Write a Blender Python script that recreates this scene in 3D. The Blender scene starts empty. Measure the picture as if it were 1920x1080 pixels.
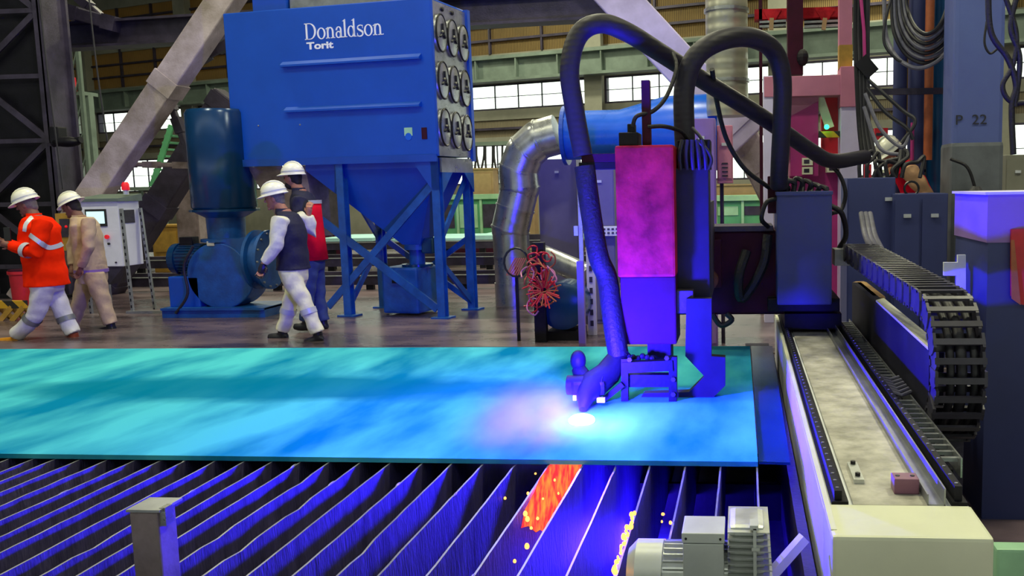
import bpy, bmesh, math, random
from mathutils import Vector, Matrix
R = random.Random(7)
D = bpy.data; C = bpy.context.scene.collection
V = Vector
# ------------------------------------------------------------------ camera
F, CX, CY = 1650.0, 1250.0, 540.0
fy = V((1390-CX, CY-347, F)).normalized()
h2 = V((0-CX, CY-(347+.018*1390), F)).normalized()
up = h2.cross(fy).normalized()
if up.y < 0: up = -up
# handedness: (right, up, forward) is left-handed, so X = up x forward computed in that frame
fx = up.cross(fy)
if fx.x < 0: fx = -fx
A = Matrix((fx, fy, up))             # world = A @ (r,u,f)
EYE = V((0, 0, 1.6))
def ray(px, py): return A @ V((px-CX, CY-py, F))
def P(px, py, Y):
    d = ray(px, py); return EYE + d*(Y/d.y)
def Pz(px, py, z):
    d = ray(px, py); return EYE + d*((z-1.6)/d.z)
cam = D.cameras.new('camera'); co = D.objects.new('camera', cam); C.objects.link(co)
cam.sensor_width = 36; cam.lens = 36*F/1920; cam.shift_x = (960-CX)/1920; cam.clip_end = 300; cam.clip_start = .05
r_, u_, f_ = A.col[0], A.col[1], A.col[2]
co.matrix_world = Matrix(((r_.x, u_.x, -f_.x, EYE.x), (r_.y, u_.y, -f_.y, EYE.y), (r_.z, u_.z, -f_.z, EYE.z), (0, 0, 0, 1)))
bpy.context.scene.camera = co
# ------------------------------------------------------------------ materials
def lin(c):
    c = c/255.0
    return c/12.92 if c <= .04045 else ((c+.055)/1.055)**2.4
def rgb(h):
    if isinstance(h, str):
        return tuple(lin(int(h[i:i+2], 16)) for i in (0, 2, 4))
    return h
MATS = {}
def mat(name, col, rough=.5, metal=0., var=.18, scale=5., bump=.0, bscale=40., stretch=(1, 1, 1), col2=None, emit=None, es=0., trans=0., spec=.5):
    if name in MATS: return MATS[name]
    m = D.materials.new(name); m.use_nodes = True; nt = m.node_tree; n = nt.nodes; l = nt.links
    b = n['Principled BSDF']; c = rgb(col)
    b.inputs['Roughness'].default_value = rough; b.inputs['Metallic'].default_value = metal
    b.inputs['Specular IOR Level'].default_value = spec
    tc = n.new('ShaderNodeTexCoord'); mp = n.new('ShaderNodeMapping'); mp.inputs['Scale'].default_value = stretch
    l.new(tc.outputs['Object'], mp.inputs['Vector'])
    if var > 0 or col2:
        nz = n.new('ShaderNodeTexNoise'); nz.inputs['Scale'].default_value = scale; nz.inputs['Detail'].default_value = 6
        nz.inputs['Roughness'].default_value = .62
        l.new(mp.outputs[0], nz.inputs['Vector'])
        rp = n.new('ShaderNodeValToRGB'); rp.color_ramp.elements[0].position = .36; rp.color_ramp.elements[1].position = .66
        a = [min(1, x*(1-var)) for x in c]; z = [min(1, x*(1+var)) for x in (rgb(col2) if col2 else c)]
        rp.color_ramp.elements[0].color = (*a, 1); rp.color_ramp.elements[1].color = (*z, 1)
        l.new(nz.outputs['Fac'], rp.inputs['Fac']); l.new(rp.outputs['Color'], b.inputs['Base Color'])
        mr = n.new('ShaderNodeMapRange'); mr.inputs['To Min'].default_value = max(0, rough-.12); mr.inputs['To Max'].default_value = min(1, rough+.12)
        l.new(nz.outputs['Fac'], mr.inputs['Value']); l.new(mr.outputs[0], b.inputs['Roughness'])
    else:
        b.inputs['Base Color'].default_value = (*c, 1)
    if bump > 0:
        n2 = n.new('ShaderNodeTexNoise'); n2.inputs['Scale'].default_value = bscale; n2.inputs['Detail'].default_value = 4
        l.new(mp.outputs[0], n2.inputs['Vector'])
        bp = n.new('ShaderNodeBump'); bp.inputs['Strength'].default_value = bump; bp.inputs['Distance'].default_value = .02
        l.new(n2.outputs['Fac'], bp.inputs['Height']); l.new(bp.outputs[0], b.inputs['Normal'])
    if emit:
        b.inputs['Emission Color'].default_value = (*rgb(emit), 1); b.inputs['Emission Strength'].default_value = es
    if trans:
        b.inputs['Transmission Weight'].default_value = trans
    MATS[name] = m
    return m
def wavemat(name, col, col2, axis='X', scale=20., rough=.5, metal=0., bump=.6, tr=0.):
    m = mat(name, col, rough, metal, .12, 2.)
    nt = m.node_tree; n = nt.nodes; l = nt.links; b = n['Principled BSDF']
    w = n.new('ShaderNodeTexWave'); w.bands_direction = axis; w.inputs['Scale'].default_value = scale; w.inputs['Distortion'].default_value = .15
    tc = n['Texture Coordinate']; l.new(tc.outputs['Object'], w.inputs['Vector'])
    bp = n.new('ShaderNodeBump'); bp.inputs['Strength'].default_value = bump; bp.inputs['Distance'].default_value = .02
    l.new(w.outputs['Fac'], bp.inputs['Height']); l.new(bp.outputs[0], b.inputs['Normal'])
    mx = n.new('ShaderNodeMixRGB'); mx.inputs[2].default_value = (*rgb(col2), 1); l.new(w.outputs['Fac'], mx.inputs[0])
    src = b.inputs['Base Color'].links[0].from_socket; l.new(src, mx.inputs[1]); l.new(mx.outputs[0], b.inputs['Base Color'])
    if tr:
        t = n.new('ShaderNodeBsdfTranslucent'); l.new(mx.outputs[0], t.inputs['Color'])
        ms = n.new('ShaderNodeMixShader'); ms.inputs[0].default_value = tr
        l.new(b.outputs[0], ms.inputs[1]); l.new(t.outputs[0], ms.inputs[2]); l.new(ms.outputs[0], n['Material Output'].inputs['Surface'])
    return m
M = dict(
    steel_dark=mat('dark steel', '3c364a', .5, .3, .35, 3, .15),
    steel_black=mat('black steel', '14131c', .55, .1, .3, 6, .1, spec=.25),
    steel_brown=mat('brown painted steel', '6d5c58', .6, 0, .3, 2.5, .1, col2='83757a'),
    steel_grey=mat('grey steel', '8d8f94', .4, .5, .2, 8),
    steel_green=mat('green grey steel', '67766f', .6, 0, .2, 2),
    brace=mat('dusty brace paint', '9a8c8a', .6, 0, .3, 1.6, .2, col2='a79aa6'),
    brace_light=mat('pale lavender brace paint', 'b3a8cc', .6, 0, .2, 1.6),
    rust=mat('rusty steel', '7a4638', .7, .2, .4, 9, .3),
    blue=mat('collector blue paint', '004cba', .38, 0, .08, 1.2),
    blue_d=mat('deep blue paint', '0a46ae', .4, 0, .12, 2),
    blue_m=mat('machine blue paint', '14509c', .4, 0, .25, 5, .1),
    blue_cab=mat('slate blue cabinet paint', '363e74', .5, 0, .08, 2),
    navy_tube=mat('dark blue green enamel', '0c3a66', .22, .15, .15, 2),
    drum=mat('bright blue drum paint', '1060d8', .3, 0, .12, 2),
    galv=mat('galvanised sheet', 'b4b6b8', .3, .85, .16, 7, .05),
    alu=mat('cast aluminium', 'c9ccc9', .38, .6, .14, 9, .06),
    alu_l=mat('pale grey motor paint', 'c4c8c4', .4, .1, .06, 9),
    cream=mat('pale cream paint', 'dedfc4', .5, 0, .05, 3, .08, 12),
    white=mat('white paint', 'eceef2', .5, 0, .06, 3),
    cement=mat('worn machined steel strip', 'aaa69a', .6, .1, .2, 7, .1, col2='bcb8ae'),
    red=mat('dusty red paint', '981424', .6, 0, .3, 6, .1, col2='b4202c', spec=.15),
    redp=mat('dark red purple paint', '3c1228', .6, 0, .2, 4, spec=.15),
    redb=mat('bright red paint', 'c81e32', .45, 0, .15, 4),
    pink=mat('faded pink paint', 'c47a98', .5, 0, .12, 2),
    magenta=mat('magenta panel', 'a82a78', .5, 0, .12, 2),
    purple=mat('purple grey panel', '8a6ab4', .5, 0, .1, 2),
    lav=mat('pale lilac panel', 'd4ccf4', .5, 0, .08, 2),
    rubber=mat('black rubber hose', '14111a', .6, 0, .25, 30, .3, 60),
    cable=mat('dark cable jacket', '201e28', .5, 0, .2, 20),
    cableg=mat('grey cable jacket', '6a6878', .5, 0, .2, 20),
    orange=mat('orange pipe paint', 'b0603c', .5, 0, .2, 6),
    ochre=mat('ochre paint', 'b08838', .55, 0, .2, 6),
    chain=mat('grey plastic chain', '3d3a46', .42, .1, .15, 12),
    greenp=mat('green machine paint', '5aa878', .5, 0, .15, 2),
    greenl=mat('pale green paint', '9fd0a8', .5, 0, .15, 2),
    sky_plate=mat('pale cyan plate', 'a8d8dc', .5, 0, .1, 2),
    wood=mat('raw timber', '9c7a50', .7, 0, .25, 9),
    screen=mat('lit screen', 'd8f0f0', .3, emit='bfe8e8', es=.7, var=0),
    blackp=mat('black plastic', '14141a', .35, 0, .1),
    skin=mat('skin', 'a8705c', .55, 0, .08, 20),
    skin2=mat('tanned skin', '7c5248', .55, 0, .08, 20),
    hair=mat('dark hair', '1c1618', .7, 0, .2, 60),
    hairg=mat('grey hair', '6c6664', .7, 0, .2, 60),
    hivis=mat('hi vis orange fabric', 'ff2c06', .8, 0, .06, 8, .35, 14, spec=.05),
    retro=mat('reflective grey tape', 'c8ccd4', .4, .2, .05),
    redvest=mat('red vest fabric', 'e00c30', .8, 0, .1, 8, .3, 14, spec=.1),
    trouser=mat('white work trouser fabric', 'd8d6da', .8, 0, .08, 6, .5, 12),
    trouser_lit=mat('yellow lit trouser fabric', 'e6e4c4', .8, 0, .08, 6, .5, 12),  # white cloth with yellow light put into its colour
    beige=mat('beige coverall fabric', 'b8a088', .8, 0, .12, 6, .5, 12),
    sleeve=mat('cream shirt fabric', 'dedccf', .8, 0, .06, 6, .5, 12),
    navy=mat('navy padded fabric', '18183a', .75, 0, .15, 8, .4, 14),
    jeans=mat('blue denim', '2c3f78', .8, 0, .15, 12, .3, 14),
    shoe_y=mat('yellow leather', 'd89018', .5, 0, .15, 12),
    shoe_b=mat('brown red leather', '8c3c30', .5, 0, .2, 12),
    shoe_k=mat('black leather', '1c1c2c', .4, 0, .2, 12),
    helmet=mat('white helmet shell', 'eceadc', .3, 0, .03),
    tan=mat('tan fabric', 'b88e6c', .8, 0, .1, 8, .4, 14),
    card=mat('brown cardboard', 'a88c68', .8, 0, .1, 6),
    green_led=mat('green lamp', '20ff90', .4, emit='20ff80', es=6, var=0),
    red_led=mat('red lamp', 'd81830', .35, emit='ff1020', es=.25, var=0),
    hot=mat('painted slat glow', '100000', 1, emit='ff2008', es=1.7, var=0, spec=0),
    spark=mat('spark', '402000', 1, emit='ff9a48', es=3.2, var=0, spec=0),
    arc=mat('arc light', 'ffffff', .8, emit='dfe8ff', es=14, var=0),
    wallm=mat('grey wall sheet', '71766e', .8, 0, .15, 1),
    wallb=mat('ochre wall cladding', '85857a', .8, 0, .2, .8),
    ink=mat('black paint marks', '20202c', .6, 0, 0),
    lavd=mat('dim lilac paint', '6a6494', .5, 0, .1, 2),
    mach=mat('dark machine paint', '23222e', .55, 0, .2, 4, spec=.2),
    mauve=mat('mauve steel', '8c6078', .4, .3, .1, 6),
    letter=mat('white lettering', 'f4f6ff', .5, 0, 0, emit='ffffff', es=0),
)
# corrugated claddings
M['amber'] = wavemat('amber translucent sheet', 'a58c58', '6f5a3c', 'X', 6, .6, 0, .5, .5)
M['corr'] = wavemat('grey corrugated sheet', '8a7f68', '6c6456', 'X', 6, .6, 0, .5, .2)
M['spiral'] = wavemat('spiral galvanised duct', 'b6b4a4', 'a3a295', 'Z', 2.2, .35, .6, .25)
M['hosec'] = wavemat('ribbed hose', '1e1828', '1a1524', 'Z', 9, .55, 0, .06)
def hazardmat():
    m = mat('black and yellow stripes', 'd8a820', .6, 0, .05); nt = m.node_tree; n = nt.nodes; l = nt.links; b = n['Principled BSDF']
    w = n.new('ShaderNodeTexWave'); w.bands_direction = 'DIAGONAL'; w.inputs['Scale'].default_value = 2.2
    l.new(n['Texture Coordinate'].outputs['Object'], w.inputs['Vector'])
    r = n.new('ShaderNodeValToRGB'); r.color_ramp.interpolation = 'CONSTANT'; r.color_ramp.elements[0].color = (.02, .02, .02, 1)
    r.color_ramp.elements[1].position = .5; r.color_ramp.elements[1].color = (*rgb('d8a828'), 1)
    l.new(w.outputs['Fac'], r.inputs[0]); l.new(r.outputs[0], b.inputs['Base Color'])
    return m
M['hazard'] = hazardmat()
def floormat():
    m = mat('shop floor', '4a3e48', .28, .0, .5, .8, .12, 30, col2='6a5a62', stretch=(.6, 1.8, 1)); return m
M['floor'] = floormat()
def platemat():
    m = mat('primed plate', '29a6b4', .8, 0, 0, spec=.0); nt = m.node_tree; n = nt.nodes; l = nt.links; b = n['Principled BSDF']
    tc = n['Texture Coordinate']
    mp = n.new('ShaderNodeMapping'); mp.inputs['Rotation'].default_value = (0, 0, .22); mp.inputs['Scale'].default_value = (1.5, .5, 1)
    l.new(tc.outputs['Object'], mp.inputs['Vector'])
    nz = n.new('ShaderNodeTexNoise'); nz.inputs['Scale'].default_value = 1.3; nz.inputs['Detail'].default_value = 7; l.new(mp.outputs[0], nz.inputs['Vector'])
    rp = n.new('ShaderNodeValToRGB'); e = rp.color_ramp.elements
    e[0].position = .38; e[0].color = (*rgb('0a78a0'), 1); e[1].position = .62; e[1].color = (*rgb('4cbcc8'), 1)
    l.new(nz.outputs['Fac'], rp.inputs['Fac'])
    # long oily stain
    mp2 = n.new('ShaderNodeMapping'); mp2.inputs['Location'].default_value = (-.15, .0, 0); mp2.inputs['Scale'].default_value = (.42, 2.2, 1)
    l.new(tc.outputs['Object'], mp2.inputs['Vector'])
    gr = n.new('ShaderNodeTexGradient'); gr.gradient_type = 'SPHERICAL'
    ad = n.new('ShaderNodeVectorMath'); ad.operation = 'ADD'
    n3 = n.new('ShaderNodeTexNoise'); n3.inputs['Scale'].default_value = 2.5; n3.inputs['Detail'].default_value = 5
    sc = n.new('ShaderNodeVectorMath'); sc.operation = 'SCALE'; sc.inputs['Scale'].default_value = .55
    sb = n.new('ShaderNodeVectorMath'); sb.operation = 'SUBTRACT'; sb.inputs[1].default_value = (.5, .5, .5)
    l.new(tc.outputs['Object'], n3.inputs['Vector']); l.new(n3.outputs['Color'], sb.inputs[0]); l.new(sb.outputs[0], sc.inputs[0])
    l.new(mp2.outputs[0], ad.inputs[0]); l.new(sc.outputs[0], ad.inputs[1]); l.new(ad.outputs[0], gr.inputs['Vector'])
    r2 = n.new('ShaderNodeValToRGB'); r2.color_ramp.elements[0].position = .12; r2.color_ramp.elements[1].position = .45
    r2.color_ramp.elements[1].color = (.85, .85, .85, 1)
    l.new(gr.outputs['Fac'], r2.inputs[0])
    mx = n.new('ShaderNodeMixRGB'); mx.inputs[2].default_value = (*rgb('06708e'), 1)
    l.new(r2.outputs[0], mx.inputs[0]); l.new(rp.outputs[0], mx.inputs[1]); l.new(mx.outputs[0], b.inputs['Base Color'])
    return m
M['plate'] = platemat()
M['slat'] = mat('scarred slat steel', '504a72', .6, .1, .3, 6, .5, 30, stretch=(1, 3, .6))  # purple-blue base stands in for blue light on the slat faces
def glassmat():
    m = D.materials.new('window glass'); m.use_nodes = True; n = m.node_tree.nodes; l = m.node_tree.links
    t = n.new('ShaderNodeBsdfTransparent'); t.inputs[0].default_value = (.93, .96, .95, 1); g = n.new('ShaderNodeBsdfGlossy'); g.inputs['Roughness'].default_value = .1
    x = n.new('ShaderNodeMixShader'); x.inputs[0].default_value = .06; l.new(t.outputs[0], x.inputs[1]); l.new(g.outputs[0], x.inputs[2])
    l.new(x.outputs[0], n['Material Output'].inputs['Surface']); return m
M['glass'] = glassmat()
# ------------------------------------------------------------------ mesh builder
class MB:
    def __init__(s): s.v = []; s.f = []; s.m = []; s.mi = 0
    def add(s, vs, fs):
        k = len(s.v); s.v += [V(p) for p in vs]; s.f += [[k+i for i in f] for f in fs]; s.m += [s.mi]*len(fs); return s
    def box(s, x0, x1, y0, y1, z0, z1, bev=0):
        if bev: return s.bbox(x0, x1, y0, y1, z0, z1, bev)
        vs = [(x, y, z) for x in (x0, x1) for y in (y0, y1) for z in (z0, z1)]
        return s.add(vs, [(0, 1, 3, 2), (4, 6, 7, 5), (0, 4, 5, 1), (2, 3, 7, 6), (0, 2, 6, 4), (1, 5, 7, 3)])
    def bbox(s, x0, x1, y0, y1, z0, z1, b):
        bm = bmesh.new(); bmesh.ops.create_cube(bm, size=1)
        for v in bm.verts: v.co = V(((x0+x1)/2+v.co.x*(x1-x0), (y0+y1)/2+v.co.y*(y1-y0), (z0+z1)/2+v.co.z*(z1-z0)))
        b = min(b, .45*min(abs(x1-x0), abs(y1-y0), abs(z1-z0)))
        bmesh.ops.bevel(bm, geom=bm.edges[:], offset=b, segments=2, affect='EDGES', profile=.6)
        bm.verts.index_update(); s.add([v.co.copy() for v in bm.verts], [[v.index for v in f.verts] for f in bm.faces]); bm.free(); return s
    def obox(s, a, b, w, h, upv=(0, 0, 1)):
        """box bar from a to b, w across, h along upv"""
        a, b = V(a), V(b); d = (b-a).normalized(); u = V(upv)
        if abs(d.dot(u)) > .98: u = V((0, 1, 0))
        x = d.cross(u).normalized(); u = x.cross(d).normalized()
        vs = []
        for p in (a, b):
            for sx, su in ((-1, -1), (1, -1), (1, 1), (-1, 1)): vs.append(p+x*sx*w/2+u*su*h/2)
        return s.add(vs, [(3, 2, 1, 0), (4, 5, 6, 7), (0, 1, 5, 4), (1, 2, 6, 5), (2, 3, 7, 6), (3, 0, 4, 7)])
    def tube(s, pts, r, seg=12, cap=True):
        pts = [V(p) for p in pts]; n = len(pts); rs = r if isinstance(r, (list, tuple)) else [r]*n
        u = None; vs = []; fs = []
        for i, p in enumerate(pts):
            d = (pts[min(i+1, n-1)]-pts[max(i-1, 0)]).normalized()
            if u is None:
                t = V((0, 0, 1)) if abs(d.z) < .9 else V((0, 1, 0)); u = d.cross(t).normalized()
            else:
                u = (u-d*u.dot(d)).normalized()
            w = d.cross(u)
            for k in range(seg):
                a = 2*math.pi*k/seg; vs.append(p+(u*math.cos(a)+w*math.sin(a))*rs[i])
        for i in range(n-1):
            for k in range(seg):
                a = i*seg+k; b = i*seg+(k+1) % seg; fs.append((a, b, b+seg, a+seg))
        if cap: fs.append(list(range(seg))[::-1]); fs.append([(n-1)*seg+k for k in range(seg)])
        return s.add(vs, fs)
    def cyl(s, a, b, r, r2=None, seg=20): return s.tube([a, b], [r, r if r2 is None else r2], seg)
    def lathe(s, c, axis, prof, seg=28):
        """prof = [(t along axis, r)]"""
        c = V(c); ax = V(axis).normalized()
        t = V((0, 0, 1)) if abs(ax.z) < .9 else V((1, 0, 0)); u = ax.cross(t).normalized(); w = ax.cross(u)
        vs = []; fs = []
        for (h, r) in prof:
            for k in range(seg):
                a = 2*math.pi*k/seg; vs.append(c+ax*h+(u*math.cos(a)+w*math.sin(a))*max(r, 1e-4))
        for i in range(len(prof)-1):
            for k in range(seg):
                a = i*seg+k; b = i*seg+(k+1) % seg; fs.append((a, b, b+seg, a+seg))
        fs.append(list(range(seg))[::-1]); fs.append([(len(prof)-1)*seg+k for k in range(seg)])
        return s.add(vs, fs)
    def ball(s, c, r, seg=14, ring=8, rot=None):
        c = V(c); r = (r, r, r) if not isinstance(r, (tuple, list)) else r; vs = []; fs = []
        for i in range(ring+1):
            th = math.pi*i/ring
            for k in range(seg):
                a = 2*math.pi*k/seg; p = V((r[0]*math.sin(th)*math.cos(a), r[1]*math.sin(th)*math.sin(a), r[2]*math.cos(th)))
                if rot: p = rot @ p
                vs.append(c+p)
        for i in range(ring):
            for k in range(seg):
                a = i*seg+k; b = i*seg+(k+1) % seg; fs.append((a, a+seg, b+seg, b))
        return s.add(vs, fs)
    def prism(s, poly, off):
        """poly = 3D points of a planar polygon, off = extrusion vector"""
        n = len(poly); off = V(off); vs = [V(p) for p in poly]+[V(p)+off for p in poly]
        return s.add(vs, [list(range(n)), [n+i for i in range(n)][::-1]]+[(i, n+i, n+(i+1) % n, (i+1) % n) for i in range(n)])
    def rings(s, rs, seg=16):
        """loft of horizontal ellipses (center, rx, ry)"""
        vs = []; fs = []
        for (c, rx, ry) in rs:
            for k in range(seg):
                a = 2*math.pi*k/seg; vs.append(V(c)+V((rx*math.cos(a), ry*math.sin(a), 0)))
        n = len(rs)
        for i in range(n-1):
            for k in range(seg):
                a = i*seg+k; b = i*seg+(k+1) % seg; fs.append((a, b, b+seg, a+seg))
        fs.append(list(range(seg))[::-1]); fs.append([(n-1)*seg+k for k in range(seg)])
        return s.add(vs, fs)
    def rot(s, piv, ang, k0=0):
        m = Matrix.Rotation(ang, 3, 'Z'); piv = V(piv)
        for i in range(k0, len(s.v)): s.v[i] = piv+m @ (s.v[i]-piv)
        return s
    def build(s, name, m, parent=None, smooth=False, bevel=0, xf=None):
        if xf: s.v = [xf @ v for v in s.v]
        if parent is not None: o0 = parent['_w']; o0 = V(o0)
        else:
            xs = [v.x for v in s.v]; ys = [v.y for v in s.v]; zs = [v.z for v in s.v]
            o0 = V(((min(xs)+max(xs))/2, (min(ys)+max(ys))/2, min(zs)))
        me = D.meshes.new(name); me.from_pydata([v-o0 for v in s.v], [], s.f)
        mm = m if isinstance(m, (list, tuple)) else [m]
        for q in mm: me.materials.append(q)
        if len(mm) > 1: me.polygons.foreach_set('material_index', s.m)
        bm = bmesh.new(); bm.from_mesh(me); bmesh.ops.recalc_face_normals(bm, faces=bm.faces[:]); bm.to_mesh(me); bm.free()
        if smooth:
            me.polygons.foreach_set('use_smooth', [True]*len(me.polygons))
            try: me.set_sharp_from_angle(angle=math.radians(40))
            except Exception: pass
        o = D.objects.new(name, me); C.objects.link(o)
        if parent is not None: o.parent = parent
        else: o.location = o0
        o['_w'] = list(o0)
        if bevel:
            b = o.modifiers.new('bevel', 'BEVEL'); b.width = bevel; b.segments = 2; b.limit_method = 'ANGLE'
        return o
def thing(name, label, cat, loc, group=None):
    o = D.objects.new(name, None); C.objects.link(o); o.location = loc; o['_w'] = list(loc); o.empty_display_size = .1
    return tag(o, label, cat, group)
def tag(o, label, cat, group=None):
    o['label'] = label; o['category'] = cat
    if group: o['group'] = group
    return o
def struct(o): o['kind'] = 'structure'; return o
def bx(px0, py0, px1, py1, Y, d=.2):
    xm, ym = (px0+px1)/2, (py0+py1)/2
    return (P(px0, ym, Y).x, P(px1, ym, Y).x, Y, Y+d, P(xm, py1, Y).z, P(xm, py0, Y).z)
def Px(px, py, X):
    d = ray(px, py); return EYE + d*(X/d.x)
def spline(pts, n=8):
    pts = [V(p) for p in pts]; q = [pts[0]*2-pts[1]]+pts+[pts[-1]*2-pts[-2]]; out = []
    for i in range(1, len(q)-2):
        a, b, c, d = q[i-1:i+3]
        for k in range(n):
            t = k/n; out.append(.5*((2*b)+(c-a)*t+(2*a-5*b+4*c-d)*t*t+(3*b-a-3*c+d)*t**3))
    out.append(pts[-1]); return out
def dup(o, parent=None):
    c = o.copy(); C.objects.link(c)
    if parent is not None: c.parent = parent
    for k in list(o.children): dup(k, c)
    return c
# ================================================================== SETTING
def mb(): return MB()
PITZ = -.45
m = mb(); m.box(-40, 30, 7.05, 60, -.3, 0); m.box(-40, 30, -3, 7.05, PITZ-.3, PITZ)
struct(m.build('floor', M['floor']))
m = mb(); m.box(-40, 30, 6.95, 7.05, PITZ, .0); struct(m.build('trim_1', M['steel_dark']))
m = mb(); m.box(-40, 30, 7.55, 7.6, .0, .012); m.box(-40, 30, 8.3, 8.34, 0, .012); struct(m.build('trim_2', M['steel_brown']))
m = mb(); m.box(-45, 32, -6, 42, 11.5, 11.8); struct(m.build('ceiling', M['wallm']))
for (nm, bb) in (('wall_left', (-34, -33.8, -9, 45)), ('wall_right', (16, 16.2, -9, 24)), ('wall_rear', (-34, 16, -9.2, -9))):
    m = mb(); m.box(*bb, PITZ, 11.5); struct(m.build(nm, M['wallm']))
# back wall in its own frame: s along the wall, n outward (away), z up
W0 = V((-4.6, 26, 0)); WU = V((19.8, -6.5, 0)).normalized(); WN = V((-WU.y, WU.x, 0))
WX = Matrix(((WU.x, WN.x, 0, W0.x), (WU.y, WN.y, 0, W0.y), (0, 0, 1, 0), (0, 0, 0, 1)))
def wobj(mbx, name, m, parent=None, **k): return mbx.build(name, m, parent, xf=WX, **k)
S0, S1 = -27, 17
BAY = 5.5
m = mb(); m.box(S0, S1, 0, .2, 0, 1.75); m.box(S0, S1, 0, .2, 2.98, 3.2); m.box(S0, S1, 0, .2, 3.72, 4.02); m.box(S0, S1, 0, .2, 4.8, 5.7)
m.box(S0, S1, 0, .2, 7.0, 7.4); m.box(S0, S1, 0, .2, 8.6, 11.5)
struct(wobj(m, 'wall_back', M['wallb']))
m = mb(); m.box(S0, S1, .05, .12, 3.2, 3.72); struct(wobj(m, 'wall_back', M['corr']))
m = mb(); m.box(S0, S1, .05, .1, 5.7, 7.0); m.box(S0, S1, .05, .1, 7.4, 8.6); struct(wobj(m, 'wall_back', M['amber']))
# purlins over the sheets
k = 1
m = mb()
for z in (3.45, 6.1, 6.55, 7.8, 8.2): m.box(S0, S1, -.06, .04, z-.035, z+.035)
struct(wobj(m, 'trim_3', M['steel_dark']))
m = mb(); s = S0
while s < S1: m.box(s-.03, s+.03, -.05, .04, 5.7, 8.6); s += BAY/3
struct(wobj(m, 'trim_4', M['steel_dark']))
m = mb(); m.box(S0, S1, -.8, -.36, 5.42, 5.52); m.box(S0, S1, -.62, -.54, 4.84, 5.42); m.box(S0, S1, -.8, -.36, 4.78, 4.86)
s = S0
while s < S1: m.box(s-.02, s+.02, -.78, -.54, 4.86, 5.42); s += 1.4
g = wobj(m, 'runway_girder', M['steel_green']); tag(g, 'long grey green girder running along the far wall above the upper windows', 'girder')
wn = 0
s = S0
while s < S1:
    m = mb(); m.box(s-.2, s+.2, -.3, .0, 0, 11.4); m.box(s-.28, s+.28, -.34, -.28, 0, 11.4)
    struct(wobj(m, 'wall_back', M['steel_brown'] if wn % 2 else M['wallb']))
    for (z0, z1) in ((1.75, 2.98), (4.02, 4.8)):
        wn += 1
        a, b = s+.25, s+BAY-.25
        m = mb(); m.box(a, b, 0, .1, z0, z0+.05); m.box(a, b, 0, .1, z1-.05, z1)
        m.box(a-.06, a, 0, .2, z0, z1); m.box(b, b+.06, 0, .2, z0, z1)
        nn = 6
        for q in range(nn+1):
            x = a+(b-a)*q/nn; m.box(x-.013, x+.013, .02, .07, z0, z1)
        m.box(a, b, .03, .07, (z0+z1)/2-.01, (z0+z1)/2+.01)
        w = struct(wobj(m, 'window_%d' % wn, M['steel_dark']))
        g = mb(); g.box(a, b, .045, .052, z0, z1)
        wobj(g, 'pane', M['glass'], w)
        x = mb()
        for (u0, u1) in ((s-.0, a-.06), (b+.06, s+BAY)): x.box(u0, u1, 0, .2, z0, z1)
        struct(wobj(x, 'wall_back', M['wallb']))
    s += BAY
# ------------------------------------------------------------------ roof steel, columns, braces
def column(name, label, x0, x1, Y, dep, m_, m2):
    t = thing(name, label, 'column', (0, Y, 0)); t.location = ((x0+x1)/2, Y, 0); t['_w'] = list(t.location)
    a = mb(); a.box(x0, x0+.06, Y, Y+dep, 0, 11.4); a.box(x1-.16, x1, Y, Y+.05, 0, 11.4); a.box(x1-.09, x1-.06, Y, Y+dep, 0, 11.4); a.box(x1-.16, x1, Y+dep, Y+dep+.05, 0, 11.4)
    a.build('flange', m2, t)
    a = mb(); a.box(x0+.06, x1-.09, Y+dep*.35, Y+dep*.4, 0, 11.4); a.build('web', m_, t)
    z = .5; q = 0
    while z < 9:
        a = mb(); 
        if q % 2: a.obox((x0+.05, Y+.05, z), (x1-.12, Y+.05, z+1.0), .03, .09, (0, 0, 1))
        else: a.obox((x0+.05, Y+.05, z+1.0), (x1-.12, Y+.05, z), .03, .09, (0, 0, 1))
        a.obox((x0+.05, Y+.04, z), (x1-.12, Y+.04, z), .03, .07)
        a.build('lacing_bar', m2, t); z += 1.0; q += 1
    a = mb(); a.box(x0-.15, x1+.1, Y-.15, Y+dep+.15, 0, .05); a.build('base_plate', m_, t)
    return t
YC = 13.2
p = P(100, 300, YC)
column('steel_column', 'dark laced steel column at the left edge behind the men', p.x-1.35, p.x+.05, YC, .5, M['steel_black'], M['steel_dark'])
def strut(name, label, a, b, w, h, m_, cat='brace', ends=True, parent=None):
    if ends and a.z < 2.2 and a.z < b.z-.8: a = a+(a-b)*((a.z-.02)/(b.z-a.z))
    t = thing(name, label, cat, V(a)); x = mb(); x.obox(a, b, h, w, (0, 0, 1)); x.build('strut_body', m_, t, bevel=.02)
    d = (V(b)-V(a)).normalized()
    for q in (0.04, .45, .96):
        c = V(a).lerp(V(b), q); y = mb(); y.obox(c-d*.12, c+d*.12, h+.03, w+.03); y.build('splice_plate', m_, t)
    return t
a = P(120, 440, 12.6); a.z = max(a.z, .0)
a2 = P(60, 560, 12.6); a2 = Pz(48, 570, 0.02)
a2 = V((P(78, 500, 12.6).x, 12.6, 0.3))
strut('diagonal_brace', 'wide dusty grey brace slanting up right from behind the control box', P(140, 420, 12.6), P(470, -70, 12.6)+(P(470, -70, 12.6)-P(140, 420, 12.6))*.6, .38, .3, M['brace'])
strut('diagonal_brace', 'dark steel brace slanting between the control box and the blue silencer', P(225, 500, 13.6), P(430, 180, 13.6), .4, .3, M['steel_dark'])
strut('thin_strut', 'slim dark strut hanging from the wide dusty brace', P(318, 190, 12.9), P(355, 290, 12.9), .1, .08, M['steel_dark'])
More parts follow.
